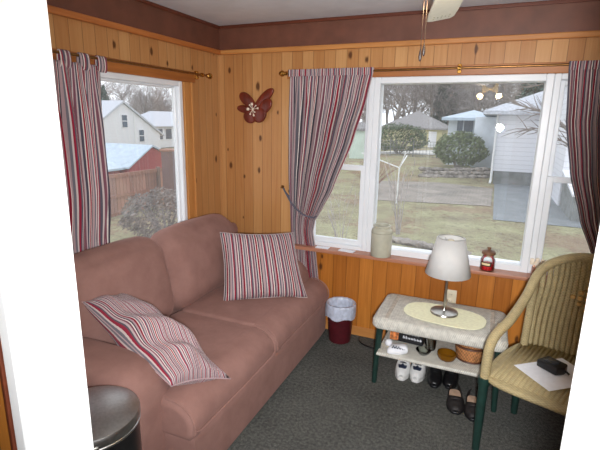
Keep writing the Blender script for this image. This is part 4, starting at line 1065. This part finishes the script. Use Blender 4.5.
# barrel back: vertical canes under the rail
def rail_at(x):
    P = catmull(arm_half, 8)
    for p, q in zip(P, P[1:]):
        if p.z > .74 and p.x <= -abs(x) <= q.x:
            f = (-abs(x)-p.x)/(q.x-p.x+1e-9); r = p.lerp(q, f); return r
    return P[-1]
b = B()
for k in range(19):
    x = -.207+.023*k; top = rail_at(x)
    xb = x*1.12; yb = .275-.6*max(0, abs(xb)-.10)**1.5
    b.tube(catmull([(xb, yb, .42), (xb*1.01, yb+.025, .6), (x, top.y+.012, top.z-.12), (x, top.y, top.z-.01)], 5), .0135, 8)
bkp = b.obj('backrest', 'chair', ch, angle=2)
for s in (-1, 1):
    B().tube(catmull([(s*.252, .21, .41), (s*.248, .215, .6), (s*.238, .19, .76), (s*.226, .155, .855)], 6), .021, 12).obj('back_post', 'chair', ch, angle=2)
b = B()
for i in range(5):
    for j in range(5):
        if abs(i-2)+abs(j-2) > 2: continue
        x = (i-2)*.0338; z = .755+(j-2)*.031
        b.rcube((x-.012, .262, z-.011), (x+.012, .283, z+.011), .008, 3)
b.obj('woven_diamond', plain('pale_cane', (206, 168, 106), .5, 0, .08), bkp)
for sx in (-1, 1):
    for sy in (-.252, .20):
        x = sx*(.292 if sy < 0 else .25)
        lg = B().tube([(x, sy, 0), (x, sy, .2), (x, sy, .40)], [.018, .022, .024], 14).obj('leg', 'green', ch)
        B().tube([(x, sy, .375), (x, sy, .415)], .0285, 14).obj('wrap', 'green', lg)
pp = tag(B().box((-.115, -.15, 0), (.115, .15, .0015)).obj('paper_sheet', 'paper', smooth=False), 'white paper sheet lying on the wicker chair seat', 'paper')
pp.location = (.40, 2.31, .4435); pp.rotation_euler = (0, 0, D(-52))
cd_ = thing('gadget', 'small black box-shaped gadget lying on the paper on the chair', 'gadget', (.385, 2.345, .4455), D(-38))
b = B(); b.prism([(-.058, -.042), (.048, -.048), (.064, .0), (.048, .048), (-.054, .044)], 0, .04, 'xy', .008, 3); b.obj('case', 'black', cd_)
B().box((-.034, -.026, .0395), (.026, .026, .044), .004, 2).obj('screen', plain('grey_screen', (58, 62, 70), .2), cd_)
b = B(); b.tube([(.05, 0, .02), (.07, .004, .02), (.085, .0, .016)], .005, 8); b.obj('clip', 'black', cd_)

# ------------------------------------------------------------------ ceiling fan
FH = Vector((-.10, 1.20, 0))
fan = thing('ceiling_fan', 'white ceiling fan with lit lamp cups, one stencilled blade hanging into view', 'ceiling fan', (FH.x, FH.y, H))
WP = plain('white_fan_enamel', (222, 220, 204), .35, 0, .02)
B().lathe([(0, -.001), (.07, -.001), (.065, -.03), (.02, -.045), (.0, -.046)], 28).obj('canopy', WP, fan)
B().lathe([(.013, -.03), (.013, -.14)], 16).obj('downrod', WP, fan)
B().lathe([(0, -.13), (.05, -.135), (.105, -.16), (.115, -.20), (.115, -.255), (.095, -.285), (.055, -.295), (.055, -.335), (.03, -.345), (0, -.346)], 36).obj('motor_housing', WP, fan)
a0 = math.atan2(.60, -.128)
for k in range(5):
    a = a0+k*2*PI/5
    Mx = Matrix.Rotation(a, 4, 'Z') @ T(0, 0, -.322) @ Matrix.Rotation(D(-11), 4, 'X') @ Matrix.Scale(1.06, 4, (1, 0, 0)) @ Matrix.Scale(.84, 4, (0, 1, 0))
    poly = [(.17, -.045), (.30, -.055), (.50, -.06), (.585, -.058), (.612, -.045), (.605, .035), (.590, .058), (.50, .06), (.30, .055), (.17, .045)]
    bl = B().prism(poly, -.004, .004, 'xy', .002, 1, Mx).obj('blade', WP, fan, angle=.5)
    b = B()
    for q in range(5):
        for s in (0, 1):
            yy = -.032+.016*q; xx = .545+.014*((q+s) % 2)
            b.prism([(xx+(.010 if s else -.004)+.006*math.cos(t*PI/4), yy+.0035*math.sin(t*PI/4)) for t in range(8)], -.0048, -.0038, 'xy', 0, 1, Mx)
    b.obj('stencil', plain('grey_stencil', (168, 164, 142), .6), bl)
    b = B(); b.box((.09, -.018, -.003), (.22, .018, .003), .002, 1, Matrix.Rotation(a, 4, 'Z') @ T(0, 0, -.290)); b.obj('blade_iron', 'brass', bl)
for s in (-1, 1):
    ang = D(0 if s > 0 else 180)
    Mx = T(s*.058, 0, -.300) @ Matrix.Rotation(s*D(28), 4, 'Y') @ Matrix.Rotation(PI, 4, 'X')
    B().lathe([(.012, -.01), (.020, .0), (.034, .02), (.046, .055), (.052, .075)], 24, Mx).obj('lamp_cup', 'bulb', fan)
    li = bpy.data.lights.new('fan_lamp', 'POINT'); li.energy = 3.0; li.color = (1, .74, .42); li.shadow_soft_size = .03
    lo = bpy.data.objects.new('fan_lamp', li); COL.objects.link(lo); lo.location = (FH.x+s*.09, FH.y, H-.42)
for dx, z1 in ((-.094, -.535), (-.086, -.523)):
    b = B(); b.tube([(dx, .0, -.28), (dx, .0, z1+.02)],   .0009, 5); cc = b.obj('pull_chain', M['chain'], fan)
    B().lathe([(0, z1-.012), (.003, z1-.008), (.0042, z1), (.003, z1+.012), (.001, z1+.02)], 12, T(dx, 0, 0)).obj('pull', M['chain'], cc)
